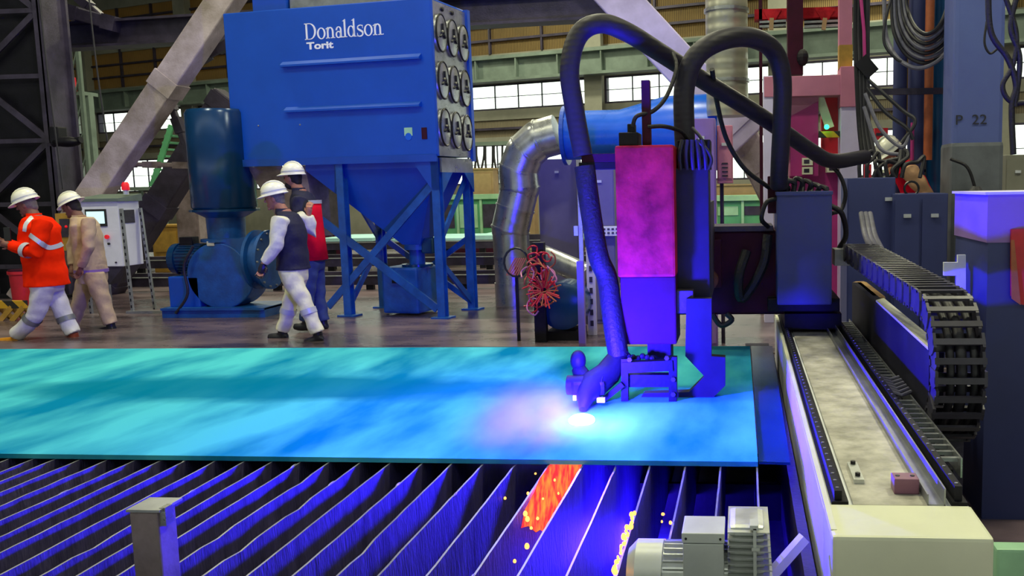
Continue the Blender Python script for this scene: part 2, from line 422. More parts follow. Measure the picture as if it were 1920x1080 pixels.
strut('thin_strut', 'slim dark strut between wide dusty brace and blue collector top', P(345, 130, 12.9), P(425, 85, 12.9), .1, .08, M['steel_dark'])
strut('thin_strut', 'short brown level strut crossing left of the blue silencer', P(235, 308, 13), P(345, 310, 13), .07, .08, M['steel_brown'])
b0, b1 = P(-20, 78, 15), P(1170, 6, 13.2); b0 = b0+(b0-b1)*.3; b1 = b1+V((.4, 0, 0))
t = thing('cross_girder', 'long dark girder crossing the hall high behind the blue collector', 'girder', b0)
for (w_, h_, dz) in ((.35, .04, .2), (.04, .4, 0), (.35, .04, -.2)):
    x = mb(); x.obox(b0+V((0, 0, dz)), b1+V((0, 0, dz)), w_, h_); x.build('web' if w_ < .1 else 'flange', M['steel_dark'], t)
strut('truss_member', 'upper dark truss member slanting down right near the top left corner', P(75, 8, 14.5), P(215, 45, 14.5), .22, .2, M['steel_dark'])
strut('truss_member', 'steeper dark truss member meeting the girder near the top left corner', P(120, -30, 14.8), P(205, 45, 14.8), .12, .15, M['steel_dark'])
# upper right brace, pale lavender, two parts
t = strut('diagonal_brace', 'pale lavender plate brace slanting down right above the black hoses', P(1125, -40, 13)+(P(1125, -40, 13)-P(1405, 262, 13))*1.6, P(1405, 262, 13), .55, .25, M['brace_light'])
strut('diagonal_brace', 'grey dusty brace foot behind the lilac panel and white portal', P(1375, 215, 13.4), P(1475, 420, 13.4), .42, .3, M['brace'])
# wall-side lattice stair and column
t = thing('lattice_post', 'pale green grey lattice post before the far wall left windows', 'post', P(165, 420, 20))
c0, c1 = P(160, 420, 20), P(146, 195, 20); 
for dx in (0, .22): x = mb(); x.obox(V((c0.x+dx, 20, 0)), V((c0.x+dx, 20, 5.2)), .08, .08); x.build('upright', M['steel_green'], t)
for q in range(8):
    x = mb(); z = .3+q*.6; x.obox((c0.x, 20, z), (c0.x+.22, 20, z+.6), .03, .03); x.build('lacing_bar', M['steel_green'], t)
t = thing('access_stair', 'narrow green steel stair rising behind the dusty brace', 'stair', P(285, 345, 19))
sa, sb_ = P(285, 350, 19), P(322, 235, 19)
for dy in (0, .7): x = mb(); x.obox(sa+V((0, dy, 0)), sb_+V((0, dy, 0)), .05, .12); x.build('stringer', M['greenp'], t)
for q in range(9):
    c = sa.lerp(sb_, (q+.5)/9); x = mb(); x.box(c.x-.1, c.x+.1, 19, 19.7, c.z-.02, c.z+.02); x.build('tread', M['greenp'], t)
x = mb(); x.box(sa.x-.6, sa.x+.1, 19, 19.7, sa.z-.08, sa.z); x.box(sa.x-.55, sa.x-.5, 19.3, 19.4, 0, sa.z); x.box(sa.x, sa.x+.05, 19.3, 19.4, 0, sa.z); x.box(sb_.x-.1, sb_.x+.9, 19, 19.7, sb_.z-.05, sb_.z); x.box(sb_.x+.7, sb_.x+.8, 19.3, 19.4, 0, sb_.z); x.build('landing', M['steel_green'], t)
# flood lamp on column
t = thing('work_lamp', 'black work lamp on an arm beside the dark steel column', 'lamp', P(100, 262, 12.9))
q0, q1 = P(100, 270, 12.9), P(152, 262, 12.9)
x = mb(); x.tube([q0, q1], [.05, .05]); x.ball((q0+q1)/2+V((0, 0, 0)), (.22, .14, .08)); x.build('lamp_shade', M['steel_black'], t, smooth=True)
x = mb(); x.box(q0.x-.02, q0.x+.13, 12.85, 13.05, q0.z, q0.z+.26, .02); x.build('ballast_box', M['steel_black'], t)
x = mb(); x.obox(q0+V((-.2, .15, 0)), q0+V((.05, .05, 0)), .05, .05); x.build('arm', M['steel_dark'], t)
# hanging lines
for i, (x0, x1, y1, lb) in enumerate(((72, 118, 355, 'thin black cable hanging down the dark steel column'), (165, 205, 290, 'thin black cable hanging before the far left windows'))):
    x = mb(); x.tube(spline([P(x0, -20, 12.5), P((x0+x1)/2-3, y1*.45, 12.5), P(x1, y1, 12.5)], 6), .012, 6); tag(x.build('hanging_cable', M['cable']), lb, 'cable')
# red machine far left above girder
t = thing('red_winch', 'small red winch on the girder ledge at far left', 'winch', P(112, 166, 24))
c = P(112, 158, 24); x = mb(); x.cyl(c+V((-.3, 0, 0)), c+V((.3, 0, 0)), .16); x.box(c.x-.35, c.x-.25, 23.8, 24.2, c.z-.25, c.z+.2); x.box(c.x+.25, c.x+.35, 23.8, 24.2, c.z-.25, c.z+.2); x.build('drum', M['redb'], t, smooth=True)
x = mb(); x.box(c.x-1.2, c.x+.9, 23.7, 24.3, c.z-.35, c.z-.25); x.box(c.x-1.2, c.x-1.0, 23.9, 24.1, 0, c.z-.35); x.box(c.x+.7, c.x+.9, 23.9, 24.1, 0, c.z-.35); x.build('shelf', M['steel_green'], t)
# ------------------------------------------------------------------ mid/back equipment
# roller beds / tables behind with pale plates
def roller_table(label, Y, d, x0, x1, z):
    t = thing('roller_table', label, 'table', ((x0+x1)/2, Y, 0))
    x = mb(); x.box(x0, x1, Y, Y+.1, z-.14, z); x.box(x0, x1, Y+d-.1, Y+d, z-.14, z); x.build('side_beam', M['steel_dark'], t)
    x = mb(); x.box(x0, x1, Y-.01, Y+.06, z, z+.015); x.build('edge_strip', M['steel_grey'], t)
    q = x0+.4
    while q < x1:
        y = mb(); y.box(q-.06, q+.06, Y+.01, Y+.09, 0, z-.14); y.box(q-.06, q+.06, Y+d-.09, Y+d-.01, 0, z-.14); y.build('leg', M['steel_black'], t); q += 1.6
    return t
roller_table('long low dark table frame nearest behind the blue collector legs', 13.9, 1.0, -14.5, -.8, .22)
roller_table('long dark table frame in the middle row behind the collector', 15.6, 1.2, -16.5, -1.0, .38)
roller_table('long dark table frame in the back row carrying pale plates', 17.6, 2.6, -18.5, 0, .55)
for i, (px0, px1, Y, lb) in enumerate(((262, 318, 18, 'pale steel plate on the back table right of the control box'), (600, 700, 18.2, 'pale steel plate on the back table behind the collector left leg'), (890, 945, 18.2, 'pale cyan plate on the back table left of the silver duct'), (735, 880, 18.0, 'pale cyan plate on the back table between collector legs'), (1075, 1155, 18.1, 'pale cyan plate on the back table behind the hanging hose'))):
    a, b = P(px0, 480, Y).x, P(px1, 480, Y).x
    x = mb(); x.box(a, b, Y, Y+1.6+.1*i, .551, .60+.02*(i % 3)); tag(x.build('steel_plate', M['sky_plate']), lb, 'plate', 'pale plates on the back table')
# hazard-striped rail
t = thing('barrier_rail', 'low red and white striped rail behind the blue collector', 'barrier', (-8, 20.9, 0))
x = mb(); x.box(P(600, 455, 21).x, P(1150, 455, 21).x, 21, 21.06, P(800, 460, 21).z, P(800, 449, 21).z); x.build('rail', M['hazard'], t)
for px in (620, 760, 900, 1040, 1140):
    x = mb(); q = P(px, 455, 21).x; x.box(q-.03, q+.03, 21, 21.06, 0, .55); x.build('post', M['steel_dark'], t)
t = thing('barrier_rail', 'striped barrier rail right of the control box', 'barrier', (-14, 20.9, 0))
x = mb(); x.box(P(262, 455, 21).x, P(420, 455, 21).x, 21, 21.06, .45, .57); x.build('rail', M['hazard'], t)
for px in (270, 340, 410):
    x = mb(); q = P(px, 455, 21).x; x.box(q-.03, q+.03, 21, 21.06, 0, .45); x.build('post', M['steel_dark'], t)
# green machines far
def green_machine(label, px0, px1, pt, pb, Y):
    t = thing('green_machine', label, 'machine', (P((px0+px1)/2, pb, Y).x, Y, 0))
    a = bx(px0, pt, px1, pb, Y, .5)
    x = mb(); x.box(a[0], a[1], Y, Y+.5, a[4], a[5]-.05, .01); x.build('body', M['greenp'], t)
    x = mb(); x.box(a[0]-.05, a[1]+.05, Y-.1, Y+.5, a[5]-.12, a[5]); x.build('top_rail', M['greenl'], t)
    n = max(2, int((a[1]-a[0])/.55)); w = (a[1]-a[0])/n
    for i in range(n):
        x = mb(); x0 = a[0]+i*w+.07; x1 = x0+w-.14; x.box(x0, x1, Y-.02, Y+.0, a[4]+.2, a[5]-.25)
        x.build('panel', M['steel_dark'] if i % 2 else M['greenl'], t)
        x = mb(); x.box(x0-.07, x0-.01, Y-.06, Y, a[4]-.0, a[5]-.12); x.build('post', M['greenl'], t)
    x = mb(); x.box(a[0], a[1], Y+.05, Y+.45, 0, a[4]); x.build('base', M['redp'], t)
    return t
green_machine('green machine housing with window panels between the collector legs and silver duct', 770, 945, 365, 442, 22)
green_machine('green machine housing seen through the gap under the lilac panel', 1340, 1440, 366, 420, 20)
t = green_machine('small green machine housing seen behind the man in the navy vest', 590, 640, 375, 430, 22)
# back crates / shelving yellowish
for i, (px0, px1, pt, pb, Y, mm, lb) in enumerate((
    (880, 925, 318, 364, 23, 'card', 'tall brown crate standing behind the green machine'),
    (955, 1000, 345, 372, 22.6, 'card', 'low brown crate beside the silver duct'),
    (285, 335, 425, 462, 17.4, 'ochre', 'yellow tool cabinet right of the control box'),
    (330, 372, 345, 462, 15.2, 'steel_brown', 'tall grey brown locker left of the blue silencer'),
    (1340, 1440, 348, 366, 21, 'card', 'long brown timber stack above the right green machine'),
    )):
    a = bx(px0, pt, px1, pb, Y, .5)
    t = thing('crate' if mm == 'card' else ('timber_stack' if 0 else 'cabinet'), lb, 'crate' if mm == 'card' else 'cabinet', ((a[0]+a[1])/2, Y, 0))
    x = mb(); x.box(a[0], a[1], Y, Y+.5, 0, a[5], .01); x.build('body', M[mm], t)
    x = mb(); x.box(a[0]-.02, a[1]+.02, Y-.03, Y+.52, a[5], a[5]+.04); x.build('lid', M[mm], t)
    x = mb(); x.box(a[0]+.05, a[1]-.05, Y-.02, Y, a[5]*.45, a[5]-.1); x.build('front_panel', M[mm], t)
# workshop clutter at wall foot left
for i, (px0, px1, pt, lb) in enumerate(((395, 440, 400, 'dark'), )):
    pass
# ================================================================== DUST COLLECTOR
TH = math.radians(-10)      # front turns away to the left
K0 = P(820, 292, 10.65)      # bottom front right corner of the cabinet
KX = Matrix.Translation(V((K0.x, 10.65, 0))) @ Matrix.Rotation(TH, 4, 'Z')   # local: x to the right (negative = left), y away
ZB, ZT = K0.z, P(806, -6, 10.65).z
# find width so that left bottom corner lands on px 438
Wd = 2.5
for _ in range(60):
    q = KX @ V((-Wd, 0, ZB)); d = A.transposed() @ (q-EYE); px = CX+F*d.x/d.z
    Wd += (px-438)*.004
DP = .92
def kb(m_, name, mt, parent, **k): return m_.build(name, mt, parent, xf=KX, **k)
t = thing('dust_collector', 'large blue dust collector cabinet with white lettering on braced legs', 'dust collector', KX @ V((-Wd/2, DP/2, 0)))
x = mb(); x.box(-Wd, 0, 0, DP, ZB, ZT, .015); body = kb(x, 'cabinet_body', M['blue'], t)
x = mb(); x.box(-Wd-.03, .0, -.03, .0, ZB-.07, ZB+.02); x.box(-Wd-.03, -Wd+.02, -.03, DP, ZB-.07, ZB+.02); kb(x, 'bottom_skirt', M['blue_d'], t)
x = mb(); x.box(-Wd+.3, -Wd+.8, .2, .8, ZT, ZT+.3); kb(x, 'outlet_box', M['blue_d'], t)
x = mb(); x.box(-Wd+.82, -.35, .25, .8, ZT, ZT+.2, .01); kb(x, 'roof_unit', M['steel_grey'], t)
def lpos(px, py):   # point on collector front plane y=0
    d = ray(px, py); Mi = KX.inverted(); o = Mi @ EYE; dd = Mi.to_3x3() @ d; s_ = -o.y/dd.y; return o+dd*s_
for (pa, pb) in (((530, 122), (790, 105)), ((537, 208), (790, 193))):
    a, b = lpos(*pa), lpos(*pb); x = mb(); zz = (a.z+b.z)/2
    x.prism([(a.x, 0, zz+.035), (a.x, -.06, zz-.01), (a.x, -.06, zz-.035), (a.x, 0, zz-.035)], (b.x-a.x, 0, 0)); kb(x, 'stiffener_rail', M['blue'], t)
a = lpos(766, 250); x = mb(); x.box(a.x-.055, a.x+.055, -.006, 0, a.z-.03, a.z+.07); s1 = kb(x, 'sticker', M['greenl'], t)
x = mb(); x.lathe((a.x, -.008, a.z-.04), (0, 1, 0), [(0, .045), (.006, .045)]); kb(x, 'sticker', M['drum'], t)
a = lpos(796, 250); x = mb(); x.box(a.x-.035, a.x+.035, -.01, 0, a.z-.07, a.z+.07); x.mi = 0; kb(x, 'sticker', M['redp'], t)
for (px, py) in ((485, 236), (563, 234), (640, 300), (730, 298)):
    a = lpos(px, py); x = mb(); x.ball((a.x, -.004, a.z), .012, 8, 5); kb(x, 'rivet', M['steel_grey'], t)
# side face with 9 cartridge covers
x = mb(); x.box(0, .012, .02, DP-.06, ZB, ZT-.03); kb(x, 'access_side', M['galv'], t)
x = mb(); x.box(0, .05, DP-.07, DP, ZB-.05, ZT); x.box(0, .02, .0, .02, ZB, ZT); kb(x, 'corner_post', M['blue_d'], t)
HH = ZT-ZB
rr = .128
for r_i in range(3):
    for c_i in range(3):
        cy = .17+c_i*.285; cz = ZT-.40-r_i*.57-c_i*.02; EL = 1.75
        x = mb(); x.lathe((.012, cy, cz), (1, 0, 0), [(0, rr), (.03, rr), (.035, rr-.012), (.035, .0001)], 28)
        for v_ in x.v: v_.z = cz+(v_.z-cz)*EL
        cv = kb(x, 'cartridge_cover', M['galv'], t, smooth=True)
        x = mb()
        n = 28
        ring = [(.04, cy+rr*math.cos(2*math.pi*k/n), cz+EL*rr*math.sin(2*math.pi*k/n)) for k in range(n+1)]
        x.tube(ring, .013, 6); kb(x, 'rim', M['blackp'], cv)
        x = mb(); x.ball((.06, cy, cz), (.025, .035, .035), 10, 6)
        for a0 in (math.pi/2, math.pi/2+2.09, math.pi/2+4.19):
            x.obox((.06, cy, cz), (.055, cy+.07*math.cos(a0), cz+.11*math.sin(a0)), .02, .03, (1, 0, 0))
        kb(x, 'knob', M['blackp'], cv)
for cy in (.25, .5):
    x = mb(); x.ball((.02, cy, ZT-.1), (.02, .04, .03), 10, 6); kb(x, 'lifting_lug', M['blackp'], t)
# hopper
HB = lpos(745, 462); hx, hz = HB.x, HB.z
sk = .1
xh_ = lpos(568, 330).x
top = [(xh_, .06), (-.08, .06), (-.08, DP-.06), (xh_, DP-.06)]
w_ = .13
bot = [(hx-w_, DP/2-w_), (hx+w_, DP/2-w_), (hx+w_, DP/2+w_), (hx-w_, DP/2+w_)]
x = mb(); x.add([(p[0], p[1], ZB-.02) for p in top]+[(p[0], p[1], ZB-.14) for p in top]+[(p[0], p[1], hz) for p in bot],
                [(3, 2, 1, 0), (0, 1, 5, 4), (1, 2, 6, 5), (2, 3, 7, 6), (3, 0, 4, 7), (4, 5, 9, 8), (5, 6, 10, 9), (6, 7, 11, 10), (7, 4, 8, 11), (8, 9, 10, 11)])
kb(x, 'hopper', M['blue_d'], t)
x = mb(); x.lathe((hx, DP/2, hz-.02), (0, 0, -1), [(-.02, .16), (.05, .16), (.05, .1), (.3, .1), (.3, .14), (.36, .14)]); kb(x, 'discharge_valve', M['blue_m'], t, smooth=True)
x = mb(); x.box(hx+.12, hx+.3, DP/2-.1, DP/2+.1, hz-.12, hz+.08, .02); kb(x, 'valve_motor', M['navy_tube'], t)
# legs
lx = (-Wd*.47, -.05)
for (lx_, ly) in ((lx[0], .05), (lx[1], .05), (lx[0], DP-.07), (lx[1], DP-.07)):
    x = mb(); x.box(lx_-.05, lx_+.05, ly-.05, ly-.035, 0, ZB-.02); x.box(lx_-.01, lx_+.01, ly-.035, ly+.04, 0, ZB-.02); x.box(lx_-.05, lx_+.05, ly+.04, ly+.055, 0, ZB-.02)
    lg = kb(x, 'leg', M['blue_m'], t)
    x = mb(); x.box(lx_-.12, lx_+.12, ly-.1, ly+.1, 0, .02); kb(x, 'foot_plate', M['blue_m'], lg)
x = mb(); x.prism([(lx[1]-.32, .0, ZB-.03), (lx[1]+.05, 0, ZB-.03), (lx[1]+.05, 0, ZB-.42), (lx[1]-.04, 0, ZB-.42)], (0, .015, 0)); kb(x, 'gusset_plate', M['blue_d'], t)
def br(a, b, m_='blue_m', w=.075):
    x = mb(); x.obox(a, b, .03, w, (0, 0, 1)); kb(x, 'brace', M[m_], t)
br((lx[0]-.5, .02, ZB*.68), (lx[1]-.06, .02, .12), w=.1); br((lx[0]-.3, .03, .12), (lx[1]-.05, .03, ZB-.35), w=.09)
br((lx[1], .05, ZB*.35), (lx[1], DP-.1, .12)); br((lx[1], .05, .95), (lx[1], DP-.1, ZB-.25))
br((lx[0]+.05, DP-.05, .95), (lx[1]-.05, DP-.05, .12)); br((lx[0]+.05, DP-.05, .12), (lx[1]-.05, DP-.05, .95))
br((lx[0], .05, .12), (lx[0], DP-.1, .9)); br((lx[0], .05, ZB-.2), (lx[0], DP-.1, .95))
x = mb(); x.box(.0, .03, .05, DP-.05, ZB-.2, ZB-.02); kb(x, 'side_channel', M['galv'], t)
x = mb(); x.prism([(0.02, .05, ZB-.2), (.02, .3, ZB-.2), (.02, .05, ZB-.45)], (.015, 0, 0)); kb(x, 'knee_plate', M['blue_m'], t)
x = mb(); x.prism([(0.02, DP-.05, ZB-.2), (.02, DP-.3, ZB-.2), (.02, DP-.05, ZB-.45)], (.015, 0, 0)); kb(x, 'knee_plate', M['blue_m'], t)
# lettering
def glyphs():
    """serif letters as polygons in em units; returns list of (polygons, advance)"""
    def rect(x0, y0, x1, y1): return [(x0, y0), (x1, y0), (x1, y1), (x0, y1)]
    def ring(cx, cy, ro, so, ri, si, a0=0, a1=360, n=28):
        o = []; i_ = []
        for k in range(n+1):
            a = math.radians(a0+(a1-a0)*k/n); o.append((cx+ro*math.cos(a), cy+so*math.sin(a))); i_.append((cx+ri*math.cos(a), cy+si*math.sin(a)))
        return [[o[k], o[k+1], i_[k+1], i_[k]] for k in range(n)]
    def stem(x, y0, y1, w=.1, sb=True, st=True, lead=False):
        r = [rect(x, y0, x+w, y1)]
        if sb: r.append(rect(x-.07, y0, x+w+.07, y0+.035))
        if st: r.append([(x-.09, y1-.06), (x+.01, y1-.06), (x+w, y1), (x+w-.02, y1+.03)])
        return r
    xh = .48; asc = .76
    D_ = stem(.08, 0, .72, .1, True, False)+[rect(.01, .685, .3, .72), rect(.1, 0, .32, .035)]+ring(.3, .36, .4, .36, .29, .325, -90, 90)
    o_ = ring(.27, xh/2, .25, xh/2+.015, .155, xh/2-.025)
    n_ = stem(.07, 0, xh-.01, .095)+stem(.37, 0, .3, .095, True, False)+ring(.27, .28, .195, .215, .1, .165, 0, 165, 16)
    a_ = ring(.2, .14, .17, .155, .09, .11, 0, 360, 22)+[rect(.3, .0, .39, .34), rect(.36, 0, .46, .04)]+ring(.22, .33, .17, .165, .085, .125, 0, 170, 16)+[rect(.05, .33, .13, .39)]
    l_ = stem(.07, 0, asc, .095)
    d_ = ring(.23, xh/2, .21, xh/2+.01, .12, xh/2-.03)+stem(.36, 0, asc, .09, False, True)+[rect(.4, 0, .53, .035)]
    s_ = []
    pts = [(.37, .4), (.33, .46), (.22, .475), (.1, .43), (.09, .34), (.18, .28), (.3, .22), (.38, .14), (.33, .04), (.21, .005), (.1, .02), (.05, .1)]
    ws = [.012, .02, .022, .03, .04, .045, .045, .04, .03, .022, .02, .012]
    sp = spline([(p[0], p[1], 0) for p in pts], 4); m_ = len(sp)
    for k in range(m_-1):
        a, b = sp[k], sp[k+1]; d = (b-a).normalized(); nn = V((-d.y, d.x, 0)); w0 = ws[min(11, int(k/4))]; w1 = ws[min(11, int((k+1)/4))]
        s_.append([(a+nn*w0)[:2], (b+nn*w1)[:2], (b-nn*w1)[:2], (a-nn*w0)[:2]])
    s_ += [rect(.36, .34, .38, .48), rect(.045, .0, .065, .15)]
    dot = ring(.06, .05, .05, .05, .0, .0, 0, 360, 10)
    return {'D': (D_, .74), 'o': (o_, .54), 'n': (n_, .55), 'a': (a_, .47), 'l': (l_, .25), 'd': (d_, .54), 's': (s_, .43), '.': (dot, .12)}
G = glyphs()
pa, pb = lpos(572, 74), lpos(722, 66); total = sum(G[c][1] for c in 'Donaldson.'); em = (pb.x-pa.x)/total
x = mb(); cx_ = pa.x; zb = (pa.z+pb.z)/2+.0
for c in 'Donaldson.':
    sc_ = em*(.5 if c == '.' else 1)
    for poly in G[c][0]:
        x.prism([(cx_+q[0]*sc_, -.006, zb+q[1]*sc_*1.16) for q in poly], (0, .006, 0))
    cx_ += G[c][1]*em
kb(x, 'lettering', M['letter'], t)
def text_obj(txt, size, mt, parent, name='lettering', off=0., ext=.003):
    cu = D.curves.new('txt', 'FONT'); cu.body = txt; cu.size = size; cu.extrude = ext; cu.offset = off; cu.align_x = 'LEFT'
    to = D.objects.new('txt', cu); C.objects.link(to); dg = bpy.context.evaluated_depsgraph_get(); me = D.meshes.new_from_object(to.evaluated_get(dg))
    D.objects.remove(to); return me
me = text_obj('Torit', .17, None, None, off=.006)
a = lpos(576, 91); b = lpos(626, 89); wdt = max(v.co.x for v in me.vertices)
sc_ = (b.x-a.x)/wdt
x = mb()
x.add([(a.x+v.co.x*sc_, -.006+v.co.z*.5, a.z-.012+v.co.y*sc_*.66) for v in me.vertices], [list(p.vertices) for p in me.polygons]); kb(x, 'lettering', M['letter'], t)
# drum under the hopper
t2 = thing('dust_bin', 'blue square dust bin on the floor under the hopper', 'bin', KX @ V((hx, DP/2, 0)))
a, b = KX @ V((0, 0, 0)), None
dbx = lpos(735, 550).x
x = mb(); x.box(dbx-.27, dbx+.25, .2, .7, .02, .62, .03); kb(x, 'bin_body', M['blue_m'], t2)
x = mb(); x.lathe((hx, DP/2, .62), (0, 0, 1), [(0, .2), (.03, .2), (.03, .09), (max(.1, hz-.36-.62), .09)]); kb(x, 'inlet_sleeve', M['navy_tube'], t2, smooth=True)
x = mb(); x.box(dbx-.1, dbx+.1, .17, .2, .42, .46); kb(x, 'handle', M['steel_black'], t2)
# silver square hopper side piece left (inlet box under body)
a = lpos(500, 330)
t3 = thing('inlet_plenum', 'grey brown tapered plenum under the collector left half', 'duct', KX @ V((a.x, .5, 0)))
xl, xr = -Wd*.95, lpos(566, 330).x
x = mb(); x.add([(xl, .08, ZB-.075), (xr, .08, ZB-.075), (xr, .85, ZB-.075), (xl, .85, ZB-.075), (xl+.4, .25, ZB-1.0), (xr, .25, ZB-1.0), (xr, .7, ZB-1.0), (xl+.4, .7, ZB-1.0)],
                [(3, 2, 1, 0), (0, 1, 5, 4), (1, 2, 6, 5), (2, 3, 7, 6), (3, 0, 4, 7), (4, 5, 6, 7)])
kb(x, 'plenum_body', M['steel_brown'], t3)
x = mb(); x.box(xl+.5, xl+.58, .4, .5, 0, ZB-.95); kb(x, 'prop', M['steel_dark'], t3)
# ================================================================== BLOWER + SILENCER
YB = 10.9
t = thing('blower', 'blue centrifugal blower with tall dark blue silencer drum', 'blower', P(420, 590, YB))
t.location.z = 0; t['_w'] = list(t.location)
c = P(415, 300, YB+.35); rt = (P(470, 300, YB+.35).x-P(362, 300, YB+.35).x)/2
zt, zb = P(415, 207, YB+.35).z, P(415, 392, YB+.35).z
x = mb(); x.lathe((c.x, c.y, zb), (0, 0, 1), [(0, rt*.94), (.03, rt), (zt-zb-.05, rt), (zt-zb, rt*.93)], 40); x.lathe((c.x, c.y, zb), (0, 0, 1), [(-.03, rt+.03), (.0, rt+.03)], 40); x.build('silencer_drum', M['navy_tube'], t, smooth=True)
x = mb(); x.lathe((c.x, c.y, zb-.03), (0, 0, -1), [(0, rt*.95), (.08, rt*.6), (.36, rt*.58), (.36, rt*.8), (.4, rt*.8)], 24); x.build('outlet_neck', M['blue_m'], t, smooth=True)
a = bx(362, 440, 450, 585, YB, .55); cxs = (a[0]+a[1])/2; czs = P(405, 515, YB).z; rs = (a[1]-a[0])*.72
prof = []
for k in range(40):
    an = 2*math.pi*k/40; r_s = rs*(.86+.2*k/40); prof.append((cxs+r_s*math.cos(an), YB+.05, czs+r_s*math.sin(an)*.98))
x = mb(); x.prism(prof, (0, .4, 0)); x.build('scroll_casing', M['blue_m'], t, bevel=.015)
x = mb(); x.box(cxs+.0, cxs+rs*1.02, YB+.07, YB+.43, czs, zb-.38); x.build('scroll_outlet', M['blue_m'], t)
x = mb(); x.lathe((P(462, 490, YB).x, YB+.25, P(462, 490, YB).z), (1, 0, 0), [(-.1, rs*.5), (0, rs*.85), (.04, rs*.85), (.05, rs*.7), (.16, rs*.7), (.16, rs*.85), (.2, rs*.85)], 36); fl = x.build('inlet_flange', M['blue_m'], t, smooth=True)
for k in range(14):
    an = 2*math.pi*k/14; x = mb(); pc = V((P(462, 490, YB).x+.2, YB+.25+rs*.77*math.cos(an), P(462, 490, YB).z+rs*.77*math.sin(an))); x.lathe(pc, (1, 0, 0), [(0, .015), (.02, .015)], 6); x.build('bolt', M['steel_grey'], fl)
a = bx(300, 462, 362, 515, YB, .4)
mc = V((a[0], YB+.28, (a[4]+a[5])/2)); rm = (a[5]-a[4])/2+.03
x = mb(); x.lathe(mc, (1, 0, 0), [(0, rm*.7), (.03, rm*.95), (.12, rm), (.12, rm*.88), (a[1]-a[0], rm*.88)], 28)
for k in range(28):
    an = 2*math.pi*k/28; x.obox(mc+V((.14, rm*.93*math.cos(an), rm*.93*math.sin(an))), mc+V((a[1]-a[0], rm*.93*math.cos(an), rm*.93*math.sin(an))), .012, .012)
x.build('motor', M['navy_tube'], t)
x = mb(); x.box(mc.x+.15, mc.x+.33, mc.y-.08, mc.y+.08, mc.z+rm*.8, mc.z+rm+.08, .01); x.build('terminal_box', M['steel_black'], t)
a = bx(312, 528, 370, 575, YB, .6); x = mb(); x.box(a[0], a[1], YB+.05, YB+.5, .12, mc.z-rm, .02); x.build('motor_pedestal', M['blue'], t)
a = bx(308, 572, 500, 590, YB, .7); x = mb(); x.box(a[0], a[1], YB-.05, YB+.6, 0, .12); x.box(a[0], a[1], YB-.08, YB+.63, .1, .13); x.build('base_frame', M['blue_m'], t)
a = P(391, 457, YB); x = mb(); x.box(a.x-.05, a.x+.05, YB+.04, YB+.06, a.z-.03, a.z+.03); x.build('name_plate', M['retro'], t)
x = mb(); x.tube(spline([P(362, 462, YB-.02), P(345, 500, YB-.05), P(352, 550, YB-.05), P(330, 588, YB-.08)], 6), .018, 8); tag(x.build('power_cable', M['cable']), 'black power cable drooping in front of the blower base', 'cable')
# ================================================================== CONTROL BOX
YK = 11.3
a = bx(157, 372, 222, 500, YK, .5)
xr = P(252, 430, YK+.45).x
t = thing('control_box', 'white control box with screen on perforated legs beside the men', 'control box', (a[0]+.3, YK+.2, 0))
x0, x1 = P(155, 430, YK).x, P(225, 430, YK).x; z0, z1 = P(190, 500, YK).z, P(190, 378, YK).z
YS = .42
x = mb(); x.box(x0, x1, YK, YK+YS, z0, z1, .01); x.build('housing', M['white'], t)
x = mb(); x.prism([(x0-.04, YK-.05, z1), (x0-.04, YK+YS+.02, z1), (x0-.04, YK+YS+.02, z1+.1), (x0-.04, YK-.05, z1+.04)], (x1-x0+.08, 0, 0)); x.build('sloped_roof', M['steel_green'], t)
def kk(px, py): return P(px, py, YK)
q0, q1 = kk(163, 425), kk(199, 392); x = mb(); x.box(q0.x, q1.x, YK-.015, YK, q0.z, q1.z); bz = x.build('screen_bezel', M['blackp'], t)
x = mb(); x.box(q0.x+.02, q1.x-.025, YK-.018, YK-.014, q0.z+.04, q1.z-.03); x.build('screen', M['screen'], bz)
q = kk(203, 444); x = mb(); x.lathe((q.x, YK, q.z), (0, -1, 0), [(0, .018), (.02, .018), (.02, .03), (.04, .028)], 16); x.build('stop_button', M['red_led'], t, smooth=True)
q = kk(205, 457); x = mb(); x.lathe((q.x, YK, q.z), (0, -1, 0), [(0, .016), (.02, .016)], 12); x.build('selector_switch', M['blackp'], t)
q = kk(222, 492); x = mb(); x.lathe((q.x-.03, YK, q.z), (0, -1, 0), [(0, .012), (.015, .012)], 12); x.build('door_lock', M['steel_dark'], t)
x = mb(); x.box(x1, x1+.01, YK+.1, YK+.3, z1-.3, z1-.12); x.build('side_vent', M['steel_dark'], t)
q = kk(218, 372); x = mb(); x.lathe((q.x, YK+.2, z1+.09), (0, 0, 1), [(0, .035), (.06, .035), (.06, .045)], 16); x.build('beacon_base', M['retro'], t)
x = mb(); x.lathe((q.x, YK+.2, z1+.15), (0, 0, 1), [(0, .05), (.08, .048), (.11, .03)], 16); x.build('beacon', M['red_led'], t, smooth=True)
x = mb(); x.prism([(x0+.05, YK+.03, z0), (x1-.02, YK+.03, z0), (x1-.25, YK+.03, z0-.25), (x0+.1, YK+.03, z0-.25)], (0, YS-.06, 0)); x.build('lower_box', M['steel_dark'], t)
for (lx_, ly, tx) in ((x1+.03, YK+.02, .12), (x1+.03, YK+.4, .3), (x0-.0, YK+.02, 0), (x0-.0, YK+.4, 0)):
    x = mb(); x.obox((lx_, ly, z1-.1), (lx_+tx*.3, ly, 0), .035, .035)
    lg = x.build('leg', M['steel_grey'], t); x = mb()
    for k in range(16): zz = z1-.2-k*.09; x.box(lx_+tx*.3*(1-zz/(z1-.1))-.008, lx_+tx*.3*(1-zz/(z1-.1))+.008, ly-.02, ly-.015, zz, zz+.04)
    x.build('slots', M['steel_black'], lg)
